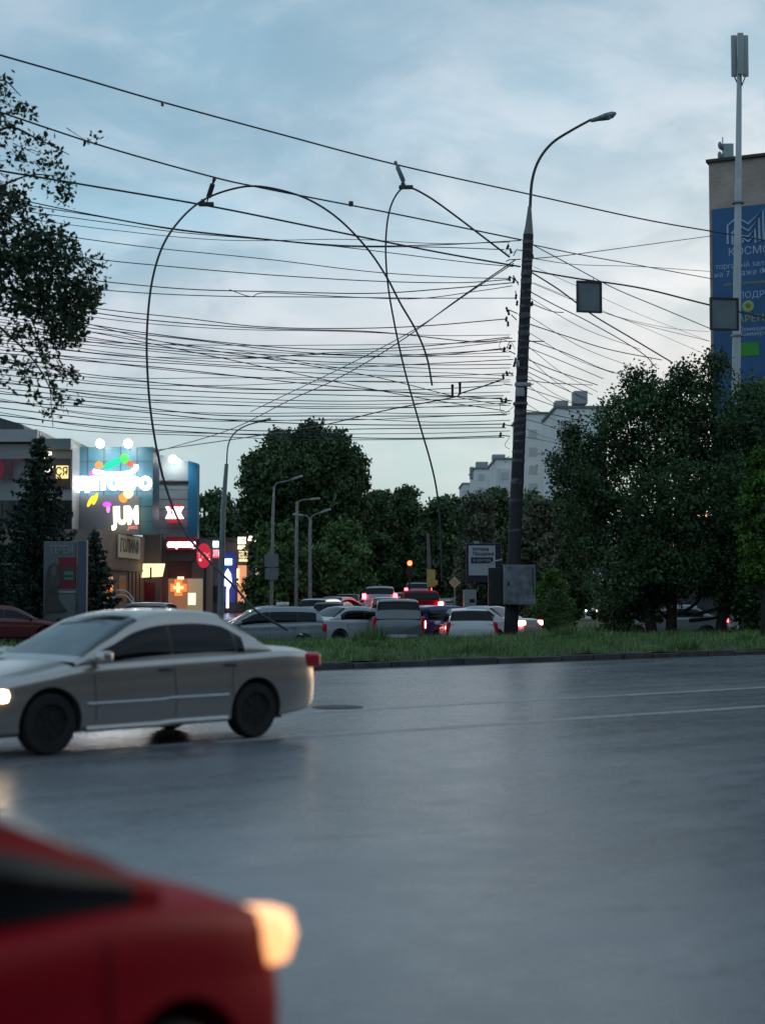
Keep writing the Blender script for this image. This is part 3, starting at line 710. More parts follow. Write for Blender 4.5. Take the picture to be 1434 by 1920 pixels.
    MB().box((-Lh - (.03 if kind != 'sedan' else .012), 0, r_[2] + .20 if kind != 'sedan' else r_[2] + .30), (.008, .52, .115)).build('number_plate', M_plate, root)
    if roofbox:
        MB().box((-.1, 0, K['H'] + .07), (.28, .52, .12), bev=.03).build('taxi_sign', mat('roof_sign_white', (.55, .58, .6), .4), root, smooth=True)
    return root
def paint(name, c, metal=.3, rough=.32): return mat(name, c, rough, metal, coat=.7, vary=.04, scale=2)
PT = dict(silver=mat('paint_silver', (.48, .45, .42), .27, .75, coat=.5, vary=.04, scale=2), silver2=paint('paint_grey_silver', (.26, .29, .31), .4), white=paint('paint_white', (.55, .57, .58), .0), red=mat('paint_red', (.30, .0, .012), .5, .0, coat=.0, spec=.06, vary=.04, scale=2),
          blue=paint('paint_blue', (.02, .03, .16), .3), grey=paint('paint_grey', (.15, .17, .18), .4), dark=paint('paint_dark', (.025, .025, .028), .3), maroon=paint('paint_maroon', (.10, .01, .012), .2))
def put(root, x, y, deg, label, z=0.0, group=None):
    if group == 'cars queueing on the side road' and y > 64: z = road_z(y)
    root.location = (x, y, z); root.rotation_euler = (0, 0, R(deg)); root['label'] = label
    if group: root['group'] = group
    return root
near_car = put(make_car('sedan', PT['silver'], 'on', 'off', 'sedan', M_alloy, sill_trim=True, dark_wheels=True), -2.86, 16.79, 180 + 45, 'silver four door sedan with lit headlights driving left on the wet avenue'); near_car.scale = (.965,) * 3
put(make_car('city', PT['red'], 'warm', 'off', 'hatchback', mirrors=False), -1.68, 3.12, 60, 'red car with a warm glowing headlight in the near lower left corner')
# queue on the side road
Q = 'cars queueing on the side road'
put(make_car('hatch', PT['silver2'], 'off', 'off', 'hatchback'), XU(492, 50), 50, 180 + 12, 'grey silver hatchback seen side on behind the driving sedan', G0, Q)
put(make_car('sedan', PT['white'], 'off', 'off', 'sedan', roofbox=True), XU(535, 56), 56, -22, 'white sedan with a taxi sign on its roof behind the grey hatchback', G0, Q)
put(make_car('sedan', PT['white'], 'off', 'brake', 'sedan'), XU(670, 56), 56, 34, 'white sedan with dark side windows and a bright brake light, left of the grey minivan', G0, Q)
put(make_car('van', PT['grey'], 'off', 'off', 'minivan', wagon_lamps=True), XU(738, 54.5), 54.5, 94, 'grey minivan seen from behind in the middle of the queue', G0 - .0, Q)
put(make_car('hatch', PT['blue'], 'off', 'brake', 'hatchback'), XU(838, 56), 56, 42, 'dark blue hatchback between the grey minivan and the white wagon', G0, Q)
put(make_car('hatch', PT['white'], 'off', 'off', 'station_wagon', wagon_lamps=True), XU(874, 51.5), 51.5, 92, 'white station wagon seen from behind just left of the concrete pole', G0 - .06, Q)
put(make_car('sedan', PT['white'], 'off', 'brake', 'sedan'), XU(890, 56.5), 56.5, 148, 'white sedan with lit lamps half hidden behind the white wagon and pole', G0, Q)
put(make_car('hatch', PT['maroon'], 'off', 'brake', 'hatchback'), XU(632, 68), 68, 80, 'dark red hatchback behind the white sedan with the bright brake light', G0, Q)
rv = put(make_car('van', PT['red'], 'off', 'brake', 'minivan', lampz=1.16), XU(784, 68), 68, 92, 'tall red minivan with bright brake lights right behind the grey minivan', G0, Q); rv.scale = (1.1, 1.05, 1.15)
far = make_car('sedan', PT['white'], 'off', 'off', 'sedan'); put(far, XU(640, 82), 82, 60, 'small distant white sedan right of the red kiosk', G0, Q)
dup(far, (XU(685, 96), 96, road_z(96)), R(70), 'tiny pale sedan farthest up the queue under the dark trees')
farv = make_car('van', PT['silver2'], 'off', 'on', 'minivan', lampz=1.25); farv.scale = (1.1, 1.05, 1.15); put(farv, XU(712, 84), 84, 90, 'distant grey minivan with glowing red lights above the white sedan', G0, Q)
dup(farv, (XU(780, 108), 108, road_z(108)), R(92), 'farthest minivan whose red lights glow above the red minivan')
fh = make_car('hatch', PT['white'], 'off', 'off', 'hatchback'); put(fh, XU(612, 76), 76, 70, 'small white hatchback behind the dark red hatchback', G0, Q)
dup(fh, (XU(838, 112), 112, road_z(112)), R(-88), 'small oncoming white hatchback below the yellow diamond sign')
dup(far, (XU(722, 80), 80, road_z(80)), R(92), 'pale sedan roof just visible above the grey minivan')
fb = make_car('sedan', PT['white'], 'off', 'brake', 'sedan'); put(fb, XU(655, 90), 90, 84, 'distant white sedan braking behind the small white sedan', G0, Q)
dup(fb, (XU(690, 108), 108, road_z(108)), R(90), 'tiny white sedan with red lights in the far queue above the white sedan')
dup(fb, (XU(748, 96), 96, road_z(96)), R(93), 'tiny white sedan with red lights between the two far minivans')
dup(fb, (XU(800, 86), 86, road_z(86)), R(88), 'small white braking sedan just right of the red minivan')
dup(fb, (XU(765, 82), 82, road_z(82)), R(92), 'small white braking sedan hidden low behind the red minivan')
put(make_car('sedan', PT['silver2'], 'off', 'on', 'sedan'), XU(1262, 62), 62, 165, 'pale grey sedan with red tail lights parked behind the large leafy tree', G0, 'cars parked beyond the lawn')
put(make_car('hatch', PT['dark'], 'on', 'off', 'hatchback'), XU(1150, 112), 112, 205, 'dark hatchback with a white headlight on the far road right of the pole', G0 + .02, 'cars parked beyond the lawn')
put(make_car('sedan', PT['maroon'], 'off', 'off', 'sedan'), XU(20, 60), 60, 10, 'dark red sedan parked at the left edge behind the silver sedan', G0, 'cars parked by the shops')
put(make_car('hatch', PT['silver2'], 'off', 'off', 'hatchback'), XU(258, 74), 74, 170, 'grey hatchback parked before the arched white awning', G0, 'cars parked by the shops')

# ------------------------------------------------------------------ the concrete lamp pole
PY = 50.6
def L_pole():
    base = P(956, 1195, PY); base.z = bank_z(38, 40) - .02; top = P(990, 440, PY)
    root = thing('street_lamp', 'tall leaning concrete pole crowded with cable brackets, topped by a curved lamp', 'street lamp', base)
    d = top - base
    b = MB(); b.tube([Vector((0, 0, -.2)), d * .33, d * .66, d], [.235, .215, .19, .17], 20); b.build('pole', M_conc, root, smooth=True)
    # steel bands, wraps and bolts
    def at(v): t = (1195 - v) / 755; return d * t
    rr = random.Random(5)
    for v in [455, 470, 488, 497, 512, 528, 546, 560, 575, 592, 612, 625, 640, 652, 668, 690, 708, 722, 735, 760, 772, 786, 798, 812, 826, 845, 862, 900, 935, 990]:
        p = at(v); r = .235 - .065 * ((1195 - v) / 755) + .004; h = rr.choice((.03, .04, .06, .09))
        MB().lathe([(r, -h), (r + .004, -h), (r + .004, h), (r, h)], 18, Matrix.Translation(p) @ Matrix.Rotation(rr.uniform(-.15, .15), 4, 'Y')).build('steel_band', mat('band_steel', (.085, .08, .09), .5, .5, vary=.5, scale=6), root, smooth=True)
    # cap and curved arm
    top_ = d; cb = MB(); cb.tube([top_, top_ + Vector((.02, 0, .25)), top_ + Vector((.05, 0, .95))], [.17, .13, .055], 14); cb.build('arm_socket', mat('socket_metal', (.16, .17, .17), .5, .5), root, smooth=True)
    arm = [P(u, v, PY) - base for u, v in [(990, 425), (993, 395), (997, 340), (1010, 300), (1035, 268), (1070, 245), (1108, 224)]]
    ca = crom(arm, 6); MB().tube(ca, [.055 - .015 * i / len(ca) for i in range(len(ca))], 10).build('arm', M_dsteel, root, smooth=True)
    e = P(1106, 226, PY) - base; f = P(1154, 212, PY) - base; dr = (f - e); q = dr.to_track_quat('X', 'Z').to_matrix().to_4x4(); ln = dr.length
    hd = MB(); prof = [(0, .05, .05), (.1, .07, .07), (.3, .08, .08), (.36, .13, .09), (.6, .17, .12), (.85, .15, .11), (1.0, .06, .04)]
    vs = []; n = 14
    for t, w, h in prof: vs += [Matrix.Translation(e) @ q @ Vector((t * ln, w * math.cos(a), h * math.sin(a) * (.8 if math.sin(a) > 0 else 1.2))) for a in [2 * math.pi * k / n for k in range(n)]]
    fs = [(i * n + j, i * n + (j + 1) % n, (i + 1) * n + (j + 1) % n, (i + 1) * n + j) for i in range(len(prof) - 1) for j in range(n)] + [tuple(range(n)), tuple((len(prof) - 1) * n + j for j in range(n))]
    o = hd.add(vs, fs).build('lamp_head', M_steel, root, smooth=True)
    gl = MB(); c_ = Matrix.Translation(e) @ q @ Vector((.68 * ln, 0, -.10)); gl.lathe([(.02, -.06), (.10, -.03), (.14, .03), (.10, .05)], 16, Matrix.Translation(c_) @ q)
    gl.build('lamp_glass', mat('lamp_cover', (.45, .48, .5), .15, coat=.5), o, smooth=True)
    # hooks, brackets, insulators on the left side
    def px(u, v, dy=0): return P(u, v, PY + dy) - base
    def bracket(pts, r=.018, name='bracket'): MB().tube([px(*p) for p in pts], r, 6).build(name, M_dsteel, root)
    def insul(u, v, h=.16, r=.045, rot=0):
        M = Matrix.Translation(px(u, v)) @ Matrix.Rotation(rot, 4, 'Y')
        MB().lathe([(r * .4, -h * .6), (r * .9, -h * .45), (r, -h * .2), (r * .6, 0), (r, h * .1), (r * .8, h * .35), (r * .3, h * .55)], 12, M).build('insulator', M_porc, root, smooth=True)
    for pts in ([(978, 470), (968, 468), (962, 480)], [(976, 486), (955, 487), (948, 490)], [(975, 500), (966, 498)], [(972, 530), (955, 518), (950, 526)], [(972, 535), (962, 516), (962, 528)], [(968, 560), (966, 545)],
                [(970, 588), (958, 583), (950, 580)], [(968, 600), (958, 590)], [(966, 640), (955, 640), (950, 652)], [(966, 664), (954, 658)], [(962, 700), (946, 700), (942, 712)], [(962, 705), (954, 697)],
                [(960, 722), (943, 720)], [(960, 752), (940, 748)], [(958, 757), (938, 753)], [(958, 798), (942, 796)], [(956, 818), (935, 816)], [(1000, 700 + 20), (988, 722)], [(990, 640), (1020, 640)], [(1000, 560 + 10), (990, 568)]):
        bracket(pts)
    for u, v in ((955, 522), (963, 526), (950, 580), (949, 598), (953, 586), (952, 607), (967, 556), (956, 650), (945, 655), (943, 706), (950, 700), (940, 750), (948, 750), (944, 797), (938, 815), (952, 463), (957, 470), (966, 675), (964, 683), (969, 568), (997, 569), (998, 480)):
        insul(u, v, rot=random.uniform(-.3, .3))
    # slack loops of cable beside the pole
    for pts in ([(968, 470), (950, 478), (948, 468), (953, 455)], [(966, 760), (945, 775), (937, 765), (940, 745)], [(955, 820), (946, 835), (955, 842)], [(955, 855), (945, 862), (950, 868)], [(960, 648), (945, 660), (936, 650), (940, 636)], [(965, 655), (958, 642), (944, 638)]):
        MB().tube(crom([px(*p) for p in pts], 5), .009, 5).build('cable_loop', M_cable, root)
    MB().box(px(975, 757, -.2), (.46, .3, .08), bev=.01).build('bracket_plate', mat('pale_bracket', (.14, .14, .13), .6), root)
    # small white flood camera on the pole
    w = MB().box(px(980, 721, -.28), (.55, .18, .14), bev=.05); w.box(px(975, 735, -.25), (.26, .14, .30), bev=.03); w.build('junction_box', mat('pale_box', (.36, .36, .40), .45), root, smooth=True)
    MB().box(px(970, 682, -.26), (.12, .1, .22), bev=.02).build('junction_box', mat('pale_box', (.36, .36, .40), .45), root)
    return root, base, d
pole, PB, PD = L_pole()
# electrical cabinets strapped to the pole
cc = P(973, 1097, PY - .45)
cab = thing('electrical_cabinet', 'scuffed light grey metal cabinet strapped to the foot of the concrete pole', 'cabinet', (cc.x, cc.y, ZV(1133, PY)))
MB().box((0, 0, .64), (1.02, .36, 1.28), bev=.01).build('housing', M_cab, cab)
MB().box((.03, -.19, .64), (.82, .018, 1.16), bev=.004).build('door', mat('cabinet_door', (.15, .16, .185), .6, vary=.55, scale=4), cab)
MB().box((-.36, -.205, .66), (.05, .03, .14), bev=.008).build('handle', M_black, cab)
MB().tube([(.42, -.2, 1.2), (.44, -.2, .3)], .018, 6).build('hinge', M_dsteel, cab)
c2 = P(929, 1100, PY - .1)
cab2 = thing('electrical_cabinet', 'black metal cabinet on the left side of the concrete pole', 'cabinet', (c2.x, c2.y, ZV(1136, PY)))
MB().box((0, 0, .62), (.48, .34, 1.24), bev=.01).build('housing', M_black, cab2)
MB().box((0, -.18, .62), (.42, .016, 1.12), bev=.004).build('door', mat('cabinet_dark_door', (.016, .016, .02), .5, vary=.2), cab2)
MB().tube([(-.28, 0, 1.30), (-.02, -.1, 1.46), (.2, -.1, 1.50)], .03, 6).build('cable_end', mat('pale_cloth', (.35, .36, .34), .8), cab2)

# ------------------------------------------------------------------ overhead cables
def cable(label, pts, r=.016, group=None, name='overhead_cable', Y=None, sub=8):
    """pts: (u, v, distance)"""
    w = crom([P(*p) for p in pts], sub); o = w[0].copy()
    ob = MB().tube([p - o for p in w], r * 1.1, 6).build(name, M_cable, None, loc=o, smooth=True, angle=80)
    return tag(ob, label, 'cable', group)
def span(pts, y0, y1):
    u0, u1 = pts[0][0], pts[-1][0]
    return [(u, v, y0 + (y1 - y0) * (u - u0) / (u1 - u0)) for u, v in pts]
HV = 'heavy wires crossing the avenue'
cable('topmost heavy wire sloping across the whole sky in front of the lamp arm', span([(-40, 92), (0, 103), (150, 146), (300, 190), (520, 250), (740, 308), (1000, 366), (1200, 410), (1335, 434), (1480, 458)], 40, 62), .024, HV)
cable('second heavy wire from the top, ending at the pole head', span([(-40, 198), (0, 210), (200, 276), (400, 332), (480, 350), (560, 366), (760, 405), (978, 450)], 40, PY), .022, HV)
cable('third heavy wire from the top, carrying the left clamp, ending at the pole', span([(-40, 312), (0, 320), (150, 345), (385, 385), (560, 420), (740, 457), (860, 480), (975, 500)], 42, PY), .026, HV)
LG = 'thin cables strung left of the concrete pole'
left = [
 ([(40, 375), (150, 398), (300, 425), (430, 441), (640, 460), (820, 459), (975, 451)], .015),
 ([(40, 383), (180, 405), (330, 431), (480, 447), (640, 462), (800, 463), (945, 468)], .014),
 ([(40, 395), (200, 417), (330, 435), (480, 448), (640, 463), (860, 490), (962, 500)], .013),
 ([(-20, 420), (160, 448), (300, 466), (500, 486), (700, 510), (860, 520), (952, 522)], .012),
 ([(-20, 458), (175, 485), (300, 498), (500, 515), (700, 527), (860, 530), (955, 524)], .014),
 ([(-20, 505), (175, 526), (350, 542), (520, 547), (700, 550), (850, 540), (962, 530)], .016),
 ([(-20, 520), (210, 545), (400, 555), (600, 557), (800, 559), (966, 559)], .013),
 ([(430, 543), (470, 556), (500, 549), (640, 556), (780, 560), (900, 545), (960, 536)], .012),
 ([(-20, 545), (180, 578), (350, 597), (480, 612), (620, 616), (780, 612), (950, 598)], .015),
 ([(-20, 552), (150, 582), (300, 602), (500, 616), (700, 622), (880, 640), (960, 634)], .015),
 ([(-20, 570), (160, 607), (400, 640), (600, 655), (780, 650), (955, 632)], .015),
 ([(-20, 575), (150, 612), (350, 636), (560, 660), (780, 668), (955, 652)], .013),
 ([(-20, 588), (200, 628), (400, 668), (600, 710), (780, 745), (945, 770)], .013),
 ([(-20, 600), (250, 645), (450, 662), (650, 670), (800, 664), (948, 655)], .014),
 ([(-20, 612), (200, 645), (400, 664), (600, 678), (800, 684), (958, 683)], .013),
 ([(-20, 628), (250, 655), (450, 672), (600, 662), (800, 655), (950, 640)], .011),
 ([(-20, 640), (200, 665), (400, 683), (600, 690), (800, 682), (962, 674)], .013),
 ([(-20, 654), (200, 674), (400, 686), (600, 700), (800, 706), (940, 710)], .012),
 ([(-20, 660), (150, 676), (330, 692), (560, 718), (780, 738), (940, 748)], .015),
 ([(-20, 690), (200, 710), (400, 725), (600, 732), (800, 730), (942, 722)], .013),
 ([(-20, 700), (200, 722), (400, 735), (600, 740), (800, 744), (944, 742)], .014),
 ([(-20, 716), (200, 736), (400, 745), (600, 752), (800, 750), (938, 746)], .013),
 ([(-20, 726), (250, 752), (450, 760), (600, 766), (780, 764), (948, 756)], .012),
 ([(-20, 736), (200, 756), (400, 778), (600, 780), (800, 780), (950, 778)], .015),
 ([(-20, 752), (200, 766), (400, 786), (600, 795), (800, 797), (945, 795)], .016),
 ([(-20, 762), (200, 788), (350, 800), (500, 808), (700, 804), (948, 802)], .014),
 ([(-20, 776), (200, 800), (400, 812), (560, 818), (760, 822), (945, 817)], .016),
 ([(-20, 786), (160, 808), (350, 816), (560, 824), (760, 824), (945, 820)], .012),
 ([(100, 590), (300, 640), (520, 676), (700, 706), (860, 745), (950, 760)], .012),
 ([(120, 640), (400, 652), (640, 690), (860, 700), (960, 705)], .010),
]
for q_, (va, vb, r_) in enumerate(((596, 668, .010), (606, 640, .010), (622, 690, .011), (634, 660, .010), (646, 716, .011), (668, 700, .010), (676, 735, .011), (684, 712, .010), (706, 752, .011), (712, 760, .010), (730, 772, .011), (744, 788, .011), (748, 776, .010), (770, 808, .011), (560, 628, .010), (400, 454, .010))):
    left.append(([(-20, va), (200, va + 30 + q_ % 3 * 4), (420, va + (vb - va) * .45 + 26), (650, va + (vb - va) * .7 + 20 - q_ % 4 * 3), (820, va + (vb - va) * .9 + 8), (956, vb)], r_))
ords = ['topmost', 'second', 'third', 'fourth', 'fifth', 'sixth', 'seventh', 'eighth', 'ninth', 'tenth', 'eleventh', 'twelfth', 'thirteenth', 'fourteenth', 'fifteenth', 'sixteenth', 'seventeenth', 'eighteenth', 'nineteenth', 'twentieth',
        'twenty first', 'twenty second', 'twenty third', 'twenty fourth', 'twenty fifth', 'twenty sixth', 'twenty seventh', 'twenty eighth', 'twenty ninth', 'thirtieth'] + ['thirty ' + w_ for w_ in 'first second third fourth fifth sixth seventh eighth ninth'.split()] + ['fortieth'] + ['forty ' + w_ for w_ in 'first second third fourth fifth sixth seventh eighth'.split()]
order = sorted(range(len(left)), key=lambda i: left[i][0][-1][1] + .001 * i)
for rank, i in enumerate(order):
    pl, r = left[i]
    y0 = 44 + (i * 37 % 11)
    cable('thin cable reaching the left side of the concrete pole, %s one down its shaft' % ords[rank], span(pl, y0, PY - .05), r * 1.05, LG)
cable('upper of two diagonal cables from the pole bracket down to the shops', [(966, 487, PY), (860, 560, 56), (750, 640, 62), (640, 706, 68), (540, 752, 74), (430, 806, 80), (290, 848, 86)], .019, 'diagonal cables from the pole to the shops')
cable('lower of two diagonal cables from the pole bracket, fading out above the round tree', [(962, 494, PY), (880, 548, 56), (770, 622, 62), (640, 690, 68), (540, 738, 74), (470, 772, 78)], .016, 'diagonal cables from the pole to the shops')
cable('drooping cable with two upright insulators running down left to the shop roofs', [(940, 712, PY), (900, 726, 53), (862, 738, 55), (845, 746, 56), (720, 770, 64), (600, 798, 72), (450, 822, 80), (280, 846, 87), (170, 862, 86)], .022)
for i, (u, v0, v1) in enumerate(((848, 720, 744), (862, 715, 740))):
    a_ = P(u, v1, 55.5); rt = tag(MB().lathe([(.03, 0), (.045, .05), (.045, .36), (.06, .38), (.05, .44), (.02, .46)], 10).build('insulator', M_porc, None, loc=a_, smooth=True), ('left' if i == 0 else 'right') + ' one of two upright insulators on the drooping cable', 'insulator', 'upright insulators on the drooping cable')
RG = 'cables strung right of the concrete pole'
right = [
 ('rising cable from the pole to the left edge of the blue banner', [(995, 485), (1060, 479), (1180, 463), (1335, 442)], 74, .016),
 ('uppermost falling cable between pole and blue banner', [(998, 459), (1090, 478), (1200, 498), (1335, 523)], 74, .018),
 ('nearly level thin cable from pole to banner below the rising one', [(995, 484), (1080, 496), (1200, 500), (1330, 509)], 74, .012),
 ('heavy wire right of the pole that carries both hanging grey panels', [(988, 506), (1080, 522), (1200, 540), (1330, 572), (1480, 606)], 48, .026),
 ('heavy cable dropping behind the first hanging panel into the large tree', [(992, 508), (1050, 545), (1110, 590), (1180, 632), (1260, 680)], 56, .022),
 ('cable from the pole head passing above the first hanging panel', [(1000, 460), (1060, 492), (1150, 540), (1240, 578), (1340, 620)], 60, .015),
 ('sagging cable leaving the pole below the heavy wires toward the large tree', [(990, 545), (1040, 572), (1110, 607), (1200, 660), (1230, 690)], 60, .016),
 ('short loose cable end hanging off the right of the pole', [(994, 568), (1010, 575), (1035, 584), (1056, 586)], 51, .014),
 ('long cable falling past the hanging panel to the tree top', [(990, 607), (1060, 630), (1140, 655), (1240, 675)], 62, .016),
 ('thin cable just under the long falling one right of the pole', [(985, 636), (1060, 662), (1130, 692), (1180, 706)], 60, .014),
 ('cable reaching the left outline of the large tree near its top', [(985, 650), (1050, 676), (1130, 710)], 60, .012),
 ('cable meeting the large tree above the rooftop boxes', [(984, 672), (1040, 695), (1120, 722)], 60, .015),
 ('cable ending at the tree just above the taller rooftop box', [(983, 684), (1030, 706), (1110, 740)], 62, .013),
 ('fine cable above the pale apartment roofs', [(982, 694), (1040, 722), (1100, 748)], 62, .012),
 ('nearly level short cable crossing above the apartment block', [(985, 712), (1030, 718), (1110, 722)], 62, .014),
 ('falling cable that meets the apartment roof line', [(982, 726), (1040, 745), (1100, 766)], 64, .012),
 ('lower falling cable crossing the apartment roof boxes', [(980, 740), (1030, 758), (1090, 778)], 64, .012),
 ('cable crossing the upper storeys of the apartment block', [(978, 768), (1030, 776), (1100, 792)], 64, .016),
 ('thin cable over the apartment facade below the crossing one', [(978, 784), (1020, 796), (1070, 815)], 64, .012),
 ('fine cable over the middle of the apartment facade', [(976, 818), (1020, 826), (1075, 838)], 64, .010),
 ('faint fine cable high between pole and banner', [(1000, 500), (1100, 545), (1200, 590), (1330, 640)], 70, .007),
 ('faint lower cable crossing behind the first hanging panel', [(1000, 530), (1110, 575), (1220, 620), (1330, 668)], 70, .007),
 ('faint cable just below the first hanging panel', [(1120, 582), (1180, 600), (1260, 616), (1330, 622)], 70, .008),
]
for q_, (va, ub, vb) in enumerate(((528, 1330, 640), (556, 1200, 655), (590, 1190, 690), (620, 1150, 700), (645, 1120, 735), (665, 1100, 752), (700, 1095, 762), (716, 1080, 775), (752, 1075, 800), (800, 1060, 826))):
    right.append(('hair thin cable fanning out right of the pole, %s from the top' % ords[q_], [(990 - (va - 528) * .05, va), (990 + (ub - 990) * .5, va + (vb - va) * .55 + 6), (ub, vb)], 60 + q_, .009))
for lb, pl, ye, r in right: cable(lb, span(pl, PY, ye), r, RG)
# broken trolley wire: the two big loops
cable('large arching loop of broken wire on the left, its free end hanging in mid air', [(p[0], p[1], y) for p, y in zip(
    [(810, 723), (800, 670), (780, 620), (750, 568), (725, 520), (690, 468), (640, 415), (590, 380), (540, 360), (480, 349), (430, 356), (380, 376), (340, 410), (306, 460), (285, 530), (276, 620), (277, 700), (284, 780), (300, 870), (322, 945), (352, 1005), (400, 1060), (440, 1100), (480, 1145), (540, 1182)],
    [46, 46, 46, 46, 46, 46, 45.5, 45.5, 45, 45, 45, 45, 44.5, 44, 44, 44, 44, 44, 44, 44, 43.5, 43, 42.5, 42, 42])], .030, 'loops of broken wire', sub=6)
cable('narrow loop of broken wire right of centre, hanging straight down to the cars', [(p[0], p[1], y) for p, y in zip(
    [(955, 482), (900, 440), (850, 402), (800, 367), (762, 351), (740, 370), (727, 410), (723, 470), (728, 540), (742, 620), (760, 700), (785, 790), (808, 870), (820, 930), (826, 1000), (828, 1090)],
    [PY, 50, 49.5, 49, 48.5, 48.5, 48.5, 48.5, 48.5, 48.5, 49, 49, 49.5, 50, 50, 50])], .028, 'loops of broken wire', sub=6)
def hanger(label, a, b, Y0, Y1):
    A, B = P(*a, Y0), P(*b, Y1); root = thing('wire_clamp', label, 'wire clamp', B, 0, 'clamps on the heavy wires')
    d = A - B; k = d.length
    MB().tube([d * .06, d * .25, d * .28, d * .8, d * .84, d * 1.03], [.02, .02, .075, .075, .03, .06], 10).build('insulator_rod', M_cable, root, smooth=True)
    m = MB().box((0, 0, 0), (.46, .12, .13), bev=.04); m.box((-.1, 0, .09), (.12, .08, .12), bev=.02); m.build('clamp', M_cable, root, smooth=True)
hanger('black insulated clamp hanging between the two heavy wires on the left', (402, 336), (387, 383), 44.9, 45.2)
hanger('bent black clamp holding up the narrow wire loop', (742, 306), (761, 351), 50.8, 48.5)
o_ = MB().box((0, 0, .03), (.14, .1, .16), bev=.04).build('wire_joint', M_cable, None, loc=P(658, 384, 44.8)); tag(o_, 'small black joint sitting on the second heavy wire', 'wire joint')
o_ = MB().box((0, 0, -.05), (.09, .07, .14), bev=.03).build('wire_joint', mat('reddish_porcelain', (.20, .10, .09), .4), None, loc=P(305, 192, 45.0)); tag(o_, 'small reddish tag hanging from the topmost heavy wire', 'wire joint')

# hanging panels on the heavy wire, seen from behind
def hang_panel(label, u0, v0, u1, v1, Y, skew):
    a, b = P(u0, v0, Y), P(u1, v1, Y); w = b.x - a.x; h = a.z - b.z; c = (a + b) / 2
    root = thing('hanging_road_sign', label, 'road sign', (c.x, c.y, b.z), R(skew), 'grey panels hanging from the heavy wire')
    MB().box((0, 0, h / 2), (w, .05, h)).build('panel', mat('panel_back', (.15, .18, .195), .55, .2, vary=.2, scale=2), root)
    f = MB()
    for x in (-w / 2, w / 2): f.box((x, -.02, h / 2), (.05, .10, h + .05))
    for z in (0, h): f.box((0, -.02, z), (w - .055, .10, .05))
    f.build('frame', mat('panel_frame', (.03, .025, .025), .6), root)
    MB().tube([(w * .2, 0, h), (w * .2, 0, h + .12)], .015, 5).build('hook', M_dsteel, root)
hang_panel('smaller grey panel hanging from the heavy wire just right of the pole', 1080, 529, 1127, 585, 49, 14)
hang_panel('larger grey panel hanging before the blue banner', 1330, 560, 1383, 618, 47, 8)

# ------------------------------------------------------------------ right hand building, banner, mast
BY = 74.0; RBX = XU(1336, BY); RZ = math.atan2(-.46, 1)
M_brick = None
def brick(name, c1, c2, mortar, sc=1.0):
    m = bpy.data.materials.new(name); m.use_nodes = True; t = m.node_tree; b = t.nodes['Principled BSDF']
    co = t.nodes.new('ShaderNodeTexCoord'); mp = t.nodes.new('ShaderNodeMapping'); mp.inputs['Rotation'].default_value = (R(90), 0, 0)
    br = t.nodes.new('ShaderNodeTexBrick'); br.inputs['Color1'].default_value = c1 + (1,); br.inputs['Color2'].default_value = c2 + (1,); br.inputs['Mortar'].default_value = mortar + (1,)
    br.inputs['Scale'].default_value = sc; br.inputs['Brick Width'].default_value = .26; br.inputs['Row Height'].default_value = .085; br.inputs['Mortar Size'].default_value = .012
    t.links.new(co.outputs['Object'], mp.inputs[0]); t.links.new(mp.outputs[0], br.inputs[0])
    n = t.nodes.new('ShaderNodeTexNoise'); n.inputs['Scale'].default_value = .8; n.inputs['Detail'].default_value = 6; t.links.new(co.outputs['Object'], n.inputs[0])
    r = t.nodes.new('ShaderNodeMapRange'); r.inputs[1].default_value = .3; r.inputs[2].default_value = .7; r.inputs[3].default_value = .8; r.inputs[4].default_value = 1.15; t.links.new(n.outputs[0], r.inputs[0])
    v = t.nodes.new('ShaderNodeVectorMath'); v.operation = 'SCALE'; t.links.new(br.outputs[0], v.inputs[0]); t.links.new(r.outputs[0], v.inputs[3]); t.links.new(v.outputs[0], b.inputs['Base Color'])
    b.inputs['Roughness'].default_value = .85; return m
M_brick = brick('tan_brick', (.44, .33, .28), (.36, .27, .225), (.36, .33, .31))
rb = thing('brick_building', 'tall tan brick building at the right edge behind the blue banner', 'building', (RBX, BY, G0), RZ)
RH = ZV(306, BY) - G0
MB().box((7.5, 7.0, RH / 2), (15, 14, RH)).build('wall', M_brick, rb)
MB().box((7.45, 6.95, RH + .07), (15.1, 14.3, .14)).build('roof', mat('roof_edge', (.05, .04, .04), .7), rb)
for z_ in (2.2, 5.2, 8.2): 
    for x_ in (9.5, 12.2): MB().box((x_, -.012, z_), (1.4, .05, 1.5)).build('window', M_glass, rb)
for u_, v_ in ((1316 + 30, 0),): pass
bn = thing('banner', 'blue advertising banner with white M emblem on the tan brick wall', 'banner', (RBX, BY, G0), RZ)
bt, bb = ZV(394, BY) - G0, ZV(1000, BY) - G0
MB().box((6.1, -.06, (bt + bb) / 2), (11.9, .05, bt - bb)).build('cloth', mat('banner_blue', (.018, .095, .235), .6, vary=.18, scale=.5), bn)
M_bw = mat('banner_white', (.36, .46, .60), .6); M_by = mat('banner_yellow', (.32, .36, .12), .6); M_bg = mat('banner_green', (.02, .26, .03), .6, vary=.2, scale=1.5)
def bx(u): return (XU(u, BY) - RBX) / math.cos(RZ) * 1.0
def bz(v): return ZV(v, BY) - G0
em = MB()
def stroke(pts, r=.055):
    w = [Vector((bx(u), -.10, bz(v))) for u, v in pts]; em.tube(w, r, 6)
stroke([(1368, 462), (1368, 428), (1384, 414), (1403, 428), (1428, 405), (1429, 460)]); stroke([(1376, 464), (1376, 442), (1388, 430), (1403, 441), (1421, 420), (1422, 462)])
stroke([(1385, 460), (1386, 448), (1403, 452), (1414, 438), (1415, 464)]); stroke([(1394, 462), (1394, 454), (1403, 461), (1411, 453), (1411, 461)])
em.build('emblem', M_bw, bn)
